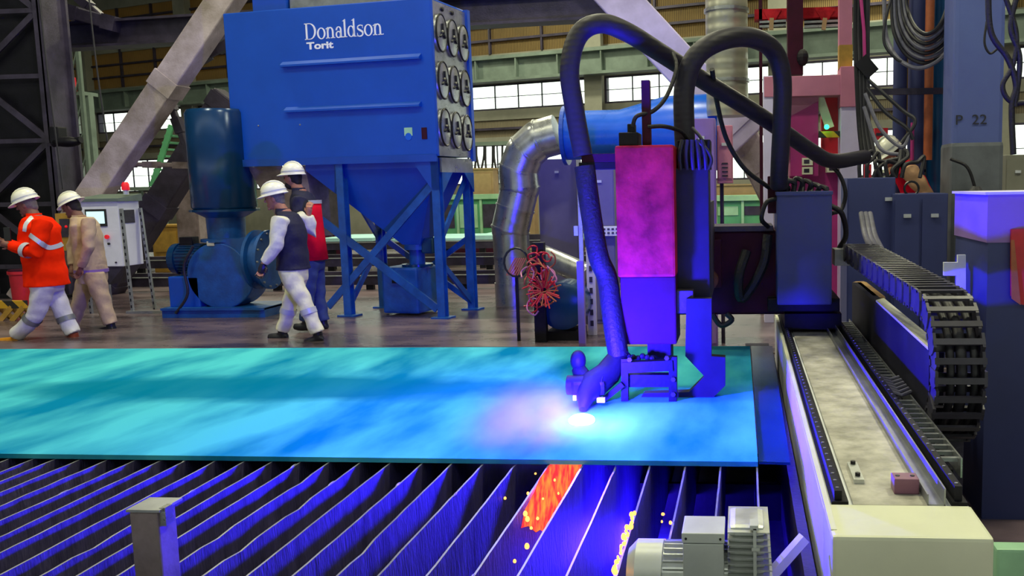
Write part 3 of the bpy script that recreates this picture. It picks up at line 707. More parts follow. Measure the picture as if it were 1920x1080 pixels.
x = mb(); x.box(x1-.0, x1+.75, YK-.03, YK+.02, 0, .035); tag(x.build('perforated_strut', M['steel_grey']), 'perforated metal strut lying on the floor by the control box', 'strut')
# old yellow cabinet behind man
a = bx(112, 400, 135, 470, 12.2, .4); t = thing('switch_box', 'olive yellow switch box on a post behind the man in beige coveralls', 'switch box', (a[0]+.1, 12.2, 0))
x = mb(); x.box(a[0]-.05, a[1]+.1, 12.2, 12.5, a[4], a[5]); x.build('housing', M['ochre'], t); x = mb(); x.box(a[0]+.02, a[1]-.02, 12.185, 12.2, a[4]+.2, a[5]-.08); x.build('door', M['steel_dark'], t)
x = mb(); x.box(a[0]+.05, a[0]+.12, 12.3, 12.4, 0, a[4]); x.build('post', M['steel_dark'], t)
q = P(124, 425, 12.18); x = mb(); x.ball(q, .02, 8, 6); x.build('lamp', M['red_led'], t)
# red bin and barrier at far left
a = bx(5, 525, 50, 580, 11.6, .35); t = thing('red_drum', 'dark red bin on the floor behind the man in orange', 'bin', ((a[0]+a[1])/2, 11.6, 0))
x = mb(); x.lathe(((a[0]+a[1])/2, 11.8, .0), (0, 0, 1), [(0, .16), (.5, .18), (.52, .2), (.56, .2)], 24); x.build('drum_body', M['redb'], t, smooth=True)
x = mb(); x.lathe(((a[0]+a[1])/2, 11.8, .56), (0, 0, 1), [(0, .19), (.02, .19)], 24); x.build('lid', M['redp'], t)
t = thing('floor_barrier', 'black and yellow striped trestle on the floor at far left', 'barrier', P(15, 600, 10.6)); t.location.z = 0; t['_w'] = list(t.location)
a = bx(-40, 570, 46, 583, 10.7, .05); x = mb(); x.box(a[0], a[1], 10.7, 10.76, .16, .26); x.build('board', M['hazard'], t)
for px in (-10, 14, 36):
    q = P(px, 590, 10.7).x; x = mb(); x.obox((q+.06, 10.72, .18), (q-.08, 10.66, 0), .04, .06); x.obox((q+.06, 10.72, .18), (q+.06, 10.9, 0), .04, .06); x.build('leg', M['ochre'], t)
# ================================================================== BLUE DRUM, SILVER DUCTS
YD = 11.6
t = thing('blue_air_drum', 'large bright blue drum lying level behind the machine hoses', 'drum', P(1180, 300, YD))
zc = P(1100, 250, YD).z; xL = P(1047, 250, YD).x; xR = P(1345, 250, YD).x
rd = (P(1060, 205, YD).z-P(1060, 300, YD).z)/2
x = mb(); x.lathe((xL+.05, YD+.4, zc), (1, 0, 0), [(0, rd), (.72, rd*1.0), (1.35, rd*1.5), (xR-xL-.05, rd*1.55)], 44); x.build('drum_body', M['drum'], t, smooth=True)
x = mb(); x.lathe((xL, YD+.4, zc), (1, 0, 0), [(0, rd+.07), (.05, rd+.07)], 36); x.build('end_flange', M['blue_d'], t)
for xx in (xL+.4, xL+1.7): x = mb(); x.box(xx-.06, xx+.06, YD+.3, YD+.5, 0, zc-rd*.9); x.build('leg', M['steel_dark'], t)
# gored elbow
pts = [P(1046, 252, YD+.4)]
path_px = [(1046, 252), (1010, 262), (985, 285), (972, 320), (975, 352), (966, 390), (957, 430), (960, 480), (963, 530)]
pts = [P(px, py, YD+.4) for px, py in path_px]
t = thing('silver_duct', 'shiny silver segmented duct curving down left of the blue drum', 'duct', V((pts[-1].x, YD+.4, 0)))
rads = [.30, .30, .31, .31, .30, .29, .30, .28, .28]
rads = [.27]*4+[.26, .26, .25, .25, .25]
for i in range(len(pts)-1):
    x = mb(); x.tube([pts[i], pts[i+1]], rads[i], 32, True); x.build('duct_segment', M['galv'], t, smooth=True)
    x = mb(); d = (pts[i+1]-pts[i]).normalized(); j = pts[i+1]; x.tube([j-d*.012, j+d*.012], rads[i]+.012, 32); x.build('seam_band', M['galv'], t, smooth=True)
    x = mb(); x.ball(j, rads[i]*.995, 24, 14); x.build('gore', M['galv'], t, smooth=True)
x = mb(); x.tube([pts[-1], V((pts[-1].x, pts[-1].y, .0))], .26, 28); x.build('duct_foot', M['galv'], t, smooth=True)
t = thing('silver_duct', 'short silver duct slanting down right behind the orange cable tangle', 'duct', P(1050, 500, 9.6))
q0, q1 = P(1015, 478, 11), P(1110, 520, 10.2); x = mb(); x.tube([q0, q1], .14, 28); x.build('duct_segment', M['galv'], t, smooth=True)
x = mb(); x.tube([q0, q0+V((0, 0, -.1)), V((q0.x, q0.y, 0))], [.06, .05, .05], 10); x.tube([q1-V((.05, 0, 0)), V((q1.x-.05, q1.y, 0))], [.05, .05], 10); x.build('prop', M['steel_dark'], t)
# round machine at its base
t = thing('drum_motor', 'dark blue round motor housing on the floor left of the machine column', 'motor', P(1055, 625, 9)); t.location.z = 0; t['_w'] = list(t.location)
a = bx(1022, 530, 1092, 622, 9.1, .4); x = mb(); x.lathe(((a[0]+a[1])/2, 9.0, (a[4]+a[5])/2+.02), (0, 1, 0), [(0, .18), (.03, .25), (.45, .25), (.48, .2)], 32); x.build('motor_body', M['navy_tube'], t, smooth=True)
x = mb(); x.box(a[0]+.02, a[1]-.02, 9.05, 9.45, 0, .1); x.build('base', M['steel_black'], t)
# spiral duct
YV = 11.3
c = P(1362, 90, YV); rr_ = (P(1403, 90, YV).x-P(1322, 90, YV).x)/2
t = thing('spiral_duct', 'tall round spiral duct dropping from the roof right of the lavender brace', 'duct', V((c.x, YV+.3, P(1362, 215, YV).z)))
x = mb(); x.lathe((c.x, YV+.3, P(1362, 215, YV).z), (0, 0, 1), [(0, rr_), (9.5-P(1362, 215, YV).z, rr_)], 36); x.build('duct_body', M['spiral'], t, smooth=True)
for zz in (P(1362, 150, YV).z, P(1362, 15, YV).z): x = mb(); x.lathe((c.x, YV+.3, zz), (0, 0, 1), [(0, rr_+.02), (.04, rr_+.02)], 36); x.build('joint_band', M['galv'], t)
# ================================================================== CUTTING TABLE, PLATE, SLATS
t = thing('cutting_table', 'steel cutting table with rows of upright scarred slats in the foreground', 'table', (-1.6, 4.5, PITZ))
ZS = .375
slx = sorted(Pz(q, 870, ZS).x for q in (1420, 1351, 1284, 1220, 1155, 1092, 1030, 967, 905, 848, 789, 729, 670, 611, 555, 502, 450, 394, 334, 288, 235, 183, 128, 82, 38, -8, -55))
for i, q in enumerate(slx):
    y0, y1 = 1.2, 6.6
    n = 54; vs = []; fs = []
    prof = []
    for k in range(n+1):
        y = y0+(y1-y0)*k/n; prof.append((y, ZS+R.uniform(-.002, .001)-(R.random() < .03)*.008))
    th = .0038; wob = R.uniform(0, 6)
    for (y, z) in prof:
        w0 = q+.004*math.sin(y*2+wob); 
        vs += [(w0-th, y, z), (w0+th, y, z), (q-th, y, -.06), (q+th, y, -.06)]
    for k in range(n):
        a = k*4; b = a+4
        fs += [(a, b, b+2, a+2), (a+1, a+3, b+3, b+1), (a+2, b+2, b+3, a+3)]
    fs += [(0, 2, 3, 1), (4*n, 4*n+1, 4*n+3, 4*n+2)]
    x = mb(); x.add(vs, fs); x.f += [[k*4, k*4+1, k*4+5, k*4+4] for k in range(n)]; x.m += [1]*n; sl = x.build('slat', [M['slat'], M['steel_grey']], t)  # paler top faces paint in the lit slat edges
    # dross crusts on the edge
    if i % 2 == 0:
        x = mb()
        for _ in range(1):
            y = R.uniform(1.9, 3.8); x.ball((q, y, ZS-.004), (.006, R.uniform(.02, .04), .007), 7, 5)
        x.build('dross', M['steel_grey'], sl)
x = mb(); x.box(-4.1, .22, 6.6, 6.7, -.2, .37); x.box(-4.1, .22, 1.1, 1.2, -.2, .3); x.box(-4.2, -4.1, 1.1, 6.7, -.2, .37); x.box(.2, .24, 1.1, 6.7, -.2, .3)
x.build('frame', M['steel_dark'], t)
x = mb(); x.box(-4.1, .2, 1.2, 6.6, -.24, -.2); x.build('slag_tray', M['steel_grey'], t)
for (sx, sy) in ((-4.1, 1.15), (0.1, 1.15), (-4.1, 6.55), (.1, 6.55), (-2, 1.15), (-2, 6.55)):
    x = mb(); x.box(sx, sx+.1, sy, sy+.1, PITZ, -.2); x.build('leg', M['steel_black'], t)
for y in (2.9, 4.6): x = mb(); x.box(-4.1, .2, y, y+.03, -.2, .0); x.build('cross_rail', M['steel_black'], t)
x = mb(); x.box(.02, .2, 3.9, 6.72, .372, .388); x.build('side_ledge', M['steel_dark'], t)
# plate
pz = .4
pts = [Pz(-150, 849, pz), Pz(1421, 866, pz), Pz(1406, 649, pz), Pz(-150, 655, pz)]
x = mb(); x.prism([p-V((0, 0, .022)) for p in pts], (0, 0, .022))
pl = x.build('steel_plate', M['plate']); tag(pl, 'huge cyan primed steel plate lying on the cutting table slats', 'plate')
# second darker strip right of the plate
pts = [Pz(1423, 866, .39), Pz(1482, 868, .39), Pz(1448, 649, .39), Pz(1408, 649, .39)]
x = mb(); x.prism([p-V((0, 0, .01)) for p in pts], (0, 0, .012)); tag(x.build('steel_plate', M['navy_tube']), 'narrow darker blue plate strip between the cyan plate and the cream beam', 'plate')
# post
a = bx(247, 960, 300, 1080, 2.55, .1)
t = thing('steel_post', 'short square steel post standing among the slats bottom left', 'post', ((a[0]+a[1])/2, 2.6, PITZ))
x = mb(); x.box(a[0], a[1], 2.55, 2.64, PITZ, a[5]); x.build('post_body', M['steel_brown'], t, bevel=.006)
x = mb(); x.box(a[0]-.006, a[1]+.012, 2.545, 2.66, a[5], a[5]+.008); x.build('cap_plate', M['steel_grey'], t)
x = mb(); x.box(a[1], a[1]+.02, 2.56, 2.6, a[5]-.05, a[5]+.01); x.build('lug', M['galv'], t)
# orange light on a slat face, painted as an emissive sheet
y0 = 3.86
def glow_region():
    t = thing('slat_glow', 'painted orange red glow on a slat face below the plate edge', 'painted glow', Pz(1040, 930, .2))
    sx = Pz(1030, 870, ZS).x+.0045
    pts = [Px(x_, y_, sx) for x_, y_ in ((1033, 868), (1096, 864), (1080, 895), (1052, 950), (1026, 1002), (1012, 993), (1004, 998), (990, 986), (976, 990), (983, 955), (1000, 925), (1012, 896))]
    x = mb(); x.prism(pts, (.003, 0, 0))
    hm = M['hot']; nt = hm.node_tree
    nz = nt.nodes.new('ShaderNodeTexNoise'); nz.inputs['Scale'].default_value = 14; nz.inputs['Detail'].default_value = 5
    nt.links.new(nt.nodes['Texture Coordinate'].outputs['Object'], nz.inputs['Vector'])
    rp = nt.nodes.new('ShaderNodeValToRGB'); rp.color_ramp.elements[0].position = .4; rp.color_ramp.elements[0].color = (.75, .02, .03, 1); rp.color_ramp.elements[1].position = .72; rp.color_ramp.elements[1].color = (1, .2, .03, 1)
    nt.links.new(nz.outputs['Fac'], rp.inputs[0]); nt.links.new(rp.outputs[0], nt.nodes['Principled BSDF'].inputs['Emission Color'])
    x.build('slat_glow_sheet', M['hot'], t)
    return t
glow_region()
sp = 0
def sparkcluster(label, items, nm='spark_shower'):
    t = thing(nm, label, 'sparks', P(items[0][0], items[0][1], items[0][2]))
    for (px, py, Y, r) in items:
        x = mb(); x.ball(P(px, py, Y), (r, r*.9, r*R.uniform(.8, 1.6)), 7, 5); x.build('spark', M['spark'], t)
sparkcluster('bright yellow sparks falling between slats below the smoke', [(947, 934, 3.5, .006), (990, 925, 3.4, .006), (985, 963, 3.2, .009), (989, 973, 3.2, .009), (996, 990, 3.1, .006), (988, 1024, 2.9, .009), (965, 1052, 2.8, .006), (1004, 868+20, 3.6, .005), (1040, 900, 3.5, .005), (1018, 935, 3.4, .005), (1047, 925, 3.4, .004), (1008, 972, 3.2, .006)])
its = []
for k in range(26):
    f = k/25; its.append((1188-38*f+R.uniform(-4, 4), 962+112*f+R.uniform(-3, 3), 3.1-.5*f, R.uniform(.004, .010)))
sparkcluster('line of white hot sparks along a slat left of the grey motor', its)
sparkcluster('scattered small sparks right of the white hot line', [(1243, 964, 3.1, .007), (1241, 978, 3.1, .004), (1257, 980, 3.05, .006), (1308, 984, 3.05, .006), (1240, 1025, 2.8, .008), (1246, 1012, 2.8, .004), (1119, 818, 4.2, .004), (1128, 822, 4.2, .003)])
# ================================================================== MACHINE
YM = 4.9
t = thing('plasma_machine', 'tall red and blue plasma cutting machine hanging over the plate', 'cutting machine', P(1210, 792, YM))
def pb(name, px0, py0, px1, py1, Y, d, m_, parent=None, bev=.006):
    a = bx(px0, py0, px1, py1, Y, d); x = mb(); x.box(*a, bev); return x.build(name, M[m_], parent or t)
pb('upper_cover', 1155, 272, 1265, 520, YM, .34, 'red', bev=.015)
pb('lower_cover', 1164, 518, 1268, 646, YM+.02, .3, 'redp', bev=.01)
pb('tool_neck', 1214, 640, 1259, 690, YM+.08, .15, 'steel_black')
pb('motor_block', 1160, 248, 1196, 274, YM+.05, .2, 'steel_black'); pb('cable_gland', 1176, 232, 1190, 250, YM+.1, .08, 'steel_black')
pb('mast', 1203, 150, 1219, 272, YM+.12, .06, 'redp', bev=.003)
pb('side_arm', 1090, 288, 1156, 304, YM+.1, .06, 'redp', bev=.003); pb('side_arm', 1085, 304, 1156, 318, YM+.1, .08, 'steel_black', bev=.003)
pb('slide_column', 1268, 315, 1330, 590, YM+.15, .3, 'mach')
pb('column_cap', 1270, 262, 1332, 318, YM+.2, .22, 'steel_black')
pb('sensor_box', 1268, 545, 1300, 588, YM+.05, .1, 'steel_dark')
# C shaped bracket
poly = [(1287, 560), (1334, 560), (1334, 668), (1360, 670), (1360, 723), (1312, 770), (1185, 768), (1207, 738), (1292, 735), (1321, 706), (1285, 668)]
pts = [P(x_, y_, YM+.02) for x_, y_ in poly]
x = mb(); x.prism(pts, (0, .07, 0)); x.build('elbow_bracket', M['mach'], t)
# head frame
def bar(name, p, q, Y, w, m_, dy=0, parent=None):
    x = mb(); x.obox(P(p[0], p[1], Y), P(q[0], q[1], Y+dy), w, w); return x.build(name, M[m_], parent or t)
bar('frame_bar', (1172, 672), (1172, 768), YM-.06, .04, 'steel_black'); bar('frame_bar', (1262, 668), (1262, 770), YM-.06, .045, 'steel_black')
bar('frame_bar', (1168, 688), (1262, 684), YM-.06, .06, 'steel_black'); bar('frame_bar', (1180, 712), (1262, 712), YM-.02, .07, 'steel_black')
bar('frame_bar', (1172, 768), (1262, 768), YM-.08, .02, 'blue_cab')
for (px, py) in ((1176, 770), (1192, 770), (1233, 768), (1254, 770), (1262, 740), (1262, 712), (1250, 672), (1180, 675)):
    x = mb(); q = P(px, py, YM-.1); x.lathe(q, (0, 1, 0), [(0, .014), (.03, .014)], 6); x.build('bolt', M['steel_dark'], t)
for k in range(6):
    x = mb(); q = P(1178+k*9, 668+(k % 3)*2, YM-.02); x.ball(q, .018, 8, 6); x.build('hose_fitting', M['steel_black'], t)
# torch
th = []
x = mb(); x.ball(P(1084, 676, YM-.05), (.045, .05, .06), 16, 10); x.tube([P(1084, 690, YM-.05), P(1100, 722, YM-.1)], [.04, .06], 14); x.build('torch_motor', M['steel_black'], t, smooth=True)
x = mb(); x.tube([P(1168, 655, YM), P(1140, 700, YM-.05), P(1112, 722, YM-.15), P(1097, 745, YM-.25), P(1093, 768, YM-.33)], [.05, .075, .08, .05, .02], 18); tc_ = x.build('torch_body', M['steel_black'], t, smooth=True)
x = mb(); x.tube([P(1064, 722, YM-.15), P(1132, 722, YM-.15)], [.055, .06], 16); x.build('torch_tilt_block', M['steel_black'], t, smooth=True)
bar('tilt_link', (1168, 720), (1128, 752), YM-.1, .03, 'steel_black'); bar('tilt_link', (1150, 702), (1168, 684), YM-.02, .02, 'galv')
for (px, py, w) in ((1078, 746, .009), (1103, 745, .009), (1127, 750, .02)):
    x = mb(); q = P(px, py, YM-.22); x.box(q.x-w*1.1, q.x+w*1.1, q.y-.01, q.y+.01, q.z-.013, q.z+.013); x.build('clip', M['white'], t)
x = mb(); x.box(P(1070, 740, YM-.2).x, P(1135, 740, YM-.2).x, YM-.21, YM-.1, P(1100, 742, YM-.2).z, P(1100, 715, YM-.2).z, .02); x.build('nozzle_holder', M['steel_black'], t)
# crossbeam to the right
YX = 6.35
a = bx(1268, 432, 1560, 590, YX, .45); x = mb(); x.box(a[0], a[1], YX, YX+.45, a[4], a[5], .02); x.build('crossbeam', M['redp'], t)
x = mb(); x.box(P(1290, 400, 5.4).x, P(1330, 400, 5.4).x, YM+.4, YX+.02, P(1300, 560, 5.6).z, P(1300, 380, 5.6).z); x.build('carriage_arm', M['steel_dark'], t)
pb('junction_box', 1315, 450, 1352, 540, YX-.12, .12, 'redp'); 
x = mb(); q = P(1328, 525, YX-.15); x.lathe(q, (0, 1, 0), [(-.05, .05), (-.04, .07), (.1, .075), (.1, .05)], 24); x.build('drive_motor', M['rust'], t, smooth=True)
pb('end_box', 1457, 363, 1560, 572, YX-.25, .5, 'blue_cab', bev=.01)
pb('end_box_lid', 1455, 359, 1562, 366, YX-.27, .54, 'blue_cab', bev=.003)
pb('end_carriage', 1440, 560, 1575, 584, YX-.15, .7, 'steel_black')
pb('post_bracket', 1440, 330, 1478, 400, YX-.1, .12, 'redp'); 
x = mb(); pz0 = P(1500, 586, YX+.1).z; x.box(.3, .7, YX-.1, YX+.5, .57, pz0+.02); x.build('rail_shoe', M['steel_black'], t)
pb('gap_sill', 1330, 424, 1450, 434, YX-.02, .45, 'steel_dark', bev=.002)
x = mb(); q0, q1 = P(1395, 395, YX), P(1395, 430, YX)
for (px, py) in ((1340, 585), (1365, 592), (1390, 585)):
    pass
x = mb(); x.tube(spline([P(1336, 590, YX-.03), P(1352, 610, YX-.03), P(1372, 600, YX-.03), P(1362, 588, YX-.03)], 6), .02, 8); x.build('cable_loop', M['cable'], t)
x = mb(); x.tube(spline([P(1400, 470, YX-.1), P(1385, 520, YX-.14), P(1392, 560, YX-.1), P(1430, 500, YX-.1), P(1440, 440, YX-.08)], 6), .035, 8); x.build('cable_loop', M['rubber'], t)
# vertical posts left of machine
t = thing('guide_post', 'thin pale steel post standing behind the plate left of the red cover', 'post', P(1088, 640, 6.9)); 
a = bx(1083, 490, 1095, 642, 6.9, .06); x = mb(); x.box(a[0], a[1], 6.9, 6.96, PITZ, a[5]); x.build('post_body', M['purple'], t)
a = bx(1085, 365, 1092, 492, 6.92, .04); x = mb(); x.box(*a); x.build('upper_rod', M['galv'], t)
a = bx(1076, 424, 1083, 442, 6.88, .02); x = mb(); x.box(*a); x.build('tag_plate', M['retro'], t)
a = bx(1082, 330, 1150, 642, 7.4, .05)
t = thing('perforated_strut', 'upright perforated strut behind the slanting hose', 'strut', P(1106, 300, 7.6))
a = bx(1098, 305, 1114, 600, 9.4, .05); x = mb(); x.box(a[0], a[1], 9.4, 9.45, 0, a[5]); x.build('strut_body', M['lav'], t)
x = mb(); z = .1
while z < a[5]-.1: x.box(a[0]+.03, a[1]-.03, 9.39, 9.4, z, z+.06); z += .12
x.build('slots', M['steel_dark'], t)
# lilac cabinets behind machine
def cabinet(name, label, a, m_, cat='cabinet', doors=1, vents=None, down=True, handle='retro', z0=None):
    tt = thing(name, label, cat, ((a[0]+a[1])/2, a[2], a[4] if not down else (0 if z0 is None else z0)))
    zb_ = a[4] if not down else (0 if z0 is None else z0)
    x = mb(); x.box(a[0], a[1], a[2], a[3], zb_, a[5], .008); x.build('body', M[m_], tt)
    w = (a[1]-a[0])/doors
    for i in range(doors):
        x = mb(); x.box(a[0]+i*w+.012, a[0]+(i+1)*w-.012, a[2]-.012, a[2], zb_+.05, a[5]-.05); dd = x.build('door', M[m_], tt)
        x = mb(); hx_ = a[0]+(i+.5)*w if handle == 'retro' else a[0]+(i+1)*w-.06; x.box(hx_-.03, hx_+.03, a[2]-.03, a[2]-.012, a[5]-.2, a[5]-.17); x.build('handle', M['retro'], dd)
    if vents:
        for k in range(4): x = mb(); z = a[4]+(a[5]-a[4])*vents+k*.04; x.box(a[0]+.05, a[1]-.05, a[2]-.02, a[2]-.011, z, z+.015); x.build('vent_slot', M['steel_dark'], tt)
    return tt
cabinet('electric_cabinet', 'pale grey lilac cabinet behind the silver duct and hose', bx(1010, 298, 1082, 445, 12.5, .4), 'lavd', down=True)
cabinet('electric_cabinet', 'lilac cabinet framed by the side arm under the blue drum', bx(1098, 310, 1152, 470, 10.2, .3), 'lavd', down=True)
tt = cabinet('wall_panel', 'tall purple grey panel right of the machine column', bx(1290, 222, 1342, 440, 8.6, .25), 'purple', down=True)
tt = cabinet('vent_box', 'small pale pink box with vent slots beside the purple panel', bx(1344, 235, 1374, 344, 8.8, .2), 'pink', vents=.12, down=False)
x = mb(); q = P(1353, 344, 8.85); x.tube([q+V((0, .05, 0)), V((q.x, q.y+.05, 0))], .02, 8); x.build('stand_pipe', M['steel_dark'], tt)
a = bx(1126, 424, 1155, 442, 10.15, .04)
t = thing('perforated_plate', 'white perforated plate strip between hose and red cover', 'plate', ((a[0]+a[1])/2, 10.15, 0))
x = mb(); x.box(a[0]-.1, a[1]+.1, 10.12, 10.15, a[4], a[5]); x.build('plate_body', M['white'], t)
x = mb(); 
for k in range(7): 
    for z in (.3, .7): c = a[0]-.05+k*.05; x.box(c-.015, c+.012, 10.11, 10.12, a[4]+(a[5]-a[4])*z-.01, a[4]+(a[5]-a[4])*z+.01)
x.build('holes', M['steel_dark'], t); x = mb(); x.box(a[0], a[0]+.04, 10.15, 10.19, 0, a[4]+.02); x.build('post', M['steel_dark'], t)
# ------------------------------------------------------------------ hoses
def hose(label, pts, r, m_='rubber', name='hose', cat='hose', n=10, seg=14, ribs=False, grp=None):
    sp_ = spline([P(*p) for p in pts], n)
    x = mb(); rs_ = [r*(1+(.05 if (k % 2) else 0)) for k in range(len(sp_))] if ribs else r
    x.tube(sp_, rs_, seg); o = x.build(name, M[m_], smooth=True); tag(o, label, cat, grp); return o
hose('thick black ribbed hose arching over left and running down right to the cabinets', [(1093, 292, 5.0), (1078, 210, 5.0), (1068, 130, 5.0), (1085, 66, 5.05), (1125, 44, 5.1), (1175, 60, 5.2), (1240, 100, 5.4), (1330, 158, 5.7), (1430, 220, 6.1), (1520, 282, 6.5), (1562, 302, 6.7), (1622, 294, 7.2)], .056, 'hosec', n=16)
hose('thick black hose arch between the slide column and the end box', [(1288, 320, 5.3), (1283, 240, 5.3), (1284, 160, 5.3), (1306, 105, 5.3), (1350, 76, 5.4), (1405, 70, 5.6), (1448, 92, 5.8), (1466, 140, 5.9), (1466, 220, 6.0), (1462, 300, 6.1), (1460, 350, 6.2)], .062, 'hosec', n=16)
hose('bulging black hose hanging down left of the red cover to the torch', [(1096, 312, 5.0), (1108, 400, 4.98), (1122, 480, 4.95), (1138, 520, 4.95), (1146, 575, 4.92), (1152, 620, 4.9), (1160, 668, 4.88)], .06, 'rubber', n=10)
hose('thin black cable looping from the motor block up to the arch hose', [(1186, 238, 5.0), (1194, 218, 5.0), (1225, 208, 5.05), (1250, 180, 5.1), (1268, 130, 5.2), (1262, 100, 5.3)], .012, 'rubber', 'cable', 'cable')
hose('short thin black cable from mast to the slide column', [(1215, 238, 5.0), (1245, 237, 5.0), (1275, 246, 5.15), (1290, 262, 5.25)], .012, 'rubber', 'cable', 'cable')
hose('thin black cable drooping in the gap below the two thick hoses', [(1335, 130, 5.6), (1344, 190, 5.8), (1362, 260, 6.0), (1395, 315, 6.1), (1442, 352, 6.25)], .016, 'rubber', 'cable', 'cable')
hose('thin dark cable curling beside the slide column cap', [(1305, 262, 5.0), (1325, 280, 5.0), (1334, 300, 5.0), (1328, 318, 5.0)], .01, 'cable', 'cable', 'cable')
hose('second thin dark cable curling above the slide column', [(1298, 240, 5.1), (1316, 262, 5.05), (1322, 290, 5.05), (1312, 318, 5.05)], .01, 'cable', 'cable', 'cable')
hose('black cable looping beside the end box right side', [(1556, 385, 6.5), (1578, 400, 6.5), (1586, 440, 6.6), (1572, 468, 6.7)], .02, 'rubber', 'cable', 'cable')
hose('black cable arching from the thick hose end down past the white post', [(1545, 300, 6.8), (1572, 325, 6.8), (1585, 360, 6.8), (1578, 392, 6.8), (1560, 400, 6.7)], .016, 'rubber', 'cable', 'cable')
hose('black cable on the left of the end box', [(1458, 372, 6.2), (1437, 380, 6.2), (1428, 410, 6.2), (1440, 425, 6.3)], .016, 'rubber', 'cable', 'cable')
for k, (x0, h) in enumerate(((1466, 348), (1478, 340), (1492, 336), (1508, 340), (1524, 346), (1538, 350))):
    hose('one of the tangled dark cables lying on top of the end box, %s' % ('leftmost', 'second from left', 'third from left', 'third from right', 'second from right', 'rightmost')[k], [(x0-4, 362, 6.25), (x0-1, h, 6.2+.03*k), (x0+12, h+4, 6.25), (x0+8, 361, 6.3)], .018, 'cable', 'cable', 'cable', 6, 8, grp='cables on the end box')
# bushy cable clump above slide column
for k in range(5):
    hose('thin dark cable in the bundle above the slide column, %s' % ('leftmost', 'left of middle', 'middle', 'right of middle', 'rightmost')[k], [(1276+k*12, 318, 5.02), (1274+k*12, 290, 5.0), (1280+k*9, 262, 5.0)], .012, 'cable', 'cable', 'cable', 6, 8, grp='cable bundle above the slide column')
# orange cable tangle
t = thing('cable_tangle', 'tangled orange and pink cable coils hanging beside the silver duct', 'cable', P(1010, 590, 8.8)); 
for k in range(26):
    cx, cy = R.uniform(985, 1035), R.uniform(470, 580); r = R.uniform(8, 20)
    pts = [P(cx+r*math.cos(a_)*R.uniform(.6, 1.1), cy+r*math.sin(a_)*R.uniform(.7, 1.2), 8.8+.1*R.random()) for a_ in [i*.9+k for i in range(6)]]
    x = mb(); x.tube(spline(pts, 5), .0085, 6); x.build('coil', M[('redb', 'orange', 'redb', 'pink')[k % 4]], t)
for k in range(22):
    a_ = math.pi*2*k/22; c = (1020, 545); x = mb(); x.tube([P(c[0]+6*math.cos(a_), c[1]+6*math.sin(a_), 8.78), P(c[0]+R.uniform(22, 38)*math.cos(a_), c[1]+R.uniform(25, 44)*math.sin(a_), 8.72)], .008, 6); x.build('wire_end', M['redb' if k % 3 else 'orange'], t)
x = mb(); a = bx(985, 455, 1035, 600, 8.95, .12); x.box(a[0]+.08, a[1]-.08, 8.95, 9.05, 0, a[5]); x.build('cable_stand', M['steel_black'], t)
t = thing('wire_basket', 'small orange wire spool with black ring beside the silver duct', 'spool', P(966, 500, 9))
x = mb(); q = P(968, 492, 9); x.tube([q+V((.13*math.cos(i*.4), 0, .15*math.sin(i*.4))) for i in range(17)], .012, 6); x.build('ring', M['blackp'], t)
for k in range(6): x = mb(); q = P(958+k*4, 502, 9.0); x.obox(q+V((-.05, 0, -.08)), q+V((.05, 0, .1)), .012, .012); x.build('wire', M['orange'], t)
x = mb(); q = P(968, 500, 9.05); x.obox(q, V((q.x, 9.05, 0)), .03, .03); x.build('prop', M['steel_black'], t)
# ================================================================== GANTRY RAIL BEAM (right foreground)
BX0, BX1, BY0, BY1, BZ = .262, .737, 2.565, 7.1, .55
t = thing('gantry_rail_beam', 'large cream painted box beam with steel rails running away on the right', 'beam', (.5, 4.8, PITZ))
x = mb(); x.box(BX0, BX1, BY0, BY0+.275, PITZ, BZ, .012); x.build('end_cap', M['cream'], t)
x = mb(); x.box(BX0, BX1, BY0+.27, BY1, PITZ, BZ-.012, .006); x.build('beam_body', M['white'], t)
x = mb(); x.box(BX0+.002, BX0+.02, BY0+.05, BY1, BZ-.012, BZ+.002); x.build('edge_lip', M['cream'], t)
x = mb(); x.box(.36, .60, BY0+.28, BY1-.02, BZ-.012, BZ-.004); x.build('steel_strip', M['cement'], t)
x = mb(); x.box(.30, .325, BY0+.30, BY1, BZ-.012, BZ+.035); x.box(.29, .345, BY0+.285, BY1, BZ-.012, BZ+.003); rl = x.build('rail', M['steel_black'], t)
y = BY0+.33
k = 0
while y < BY1 and k < 60:
    x = mb(); x.lathe((.3125, y, BZ+.035), (0, 0, 1), [(0, .006), (.002, .006)], 8); x.build('bolt', M['steel_grey'], rl); y += .075; k += 1
x = mb(); x.box(.60, .605, BY0+.29, BY1, BZ-.012, BZ+.03); x.box(.60, .66, BY0+.29, BY1, BZ-.012, BZ-.005); x.box(.655, .66, BY0+.29, BY1, BZ-.012, BZ+.05); x.build('cable_channel', M['steel_grey'], t)
x = mb(); x.box(.69, .715, BY0+.30, BY1, BZ-.012, BZ+.055); x.box(.68, .73, BY0+.285, BY1, BZ-.012, BZ+.005); rl = x.build('rail', M['steel_black'], t)
y = BY0+.33; k = 0
while y < BY1 and k < 50:
    x = mb(); x.lathe((.7025, y, BZ+.055), (0, 0, 1), [(0, .006), (.002, .006)], 8); x.build('bolt', M['steel_grey'], rl); y += .09; k += 1
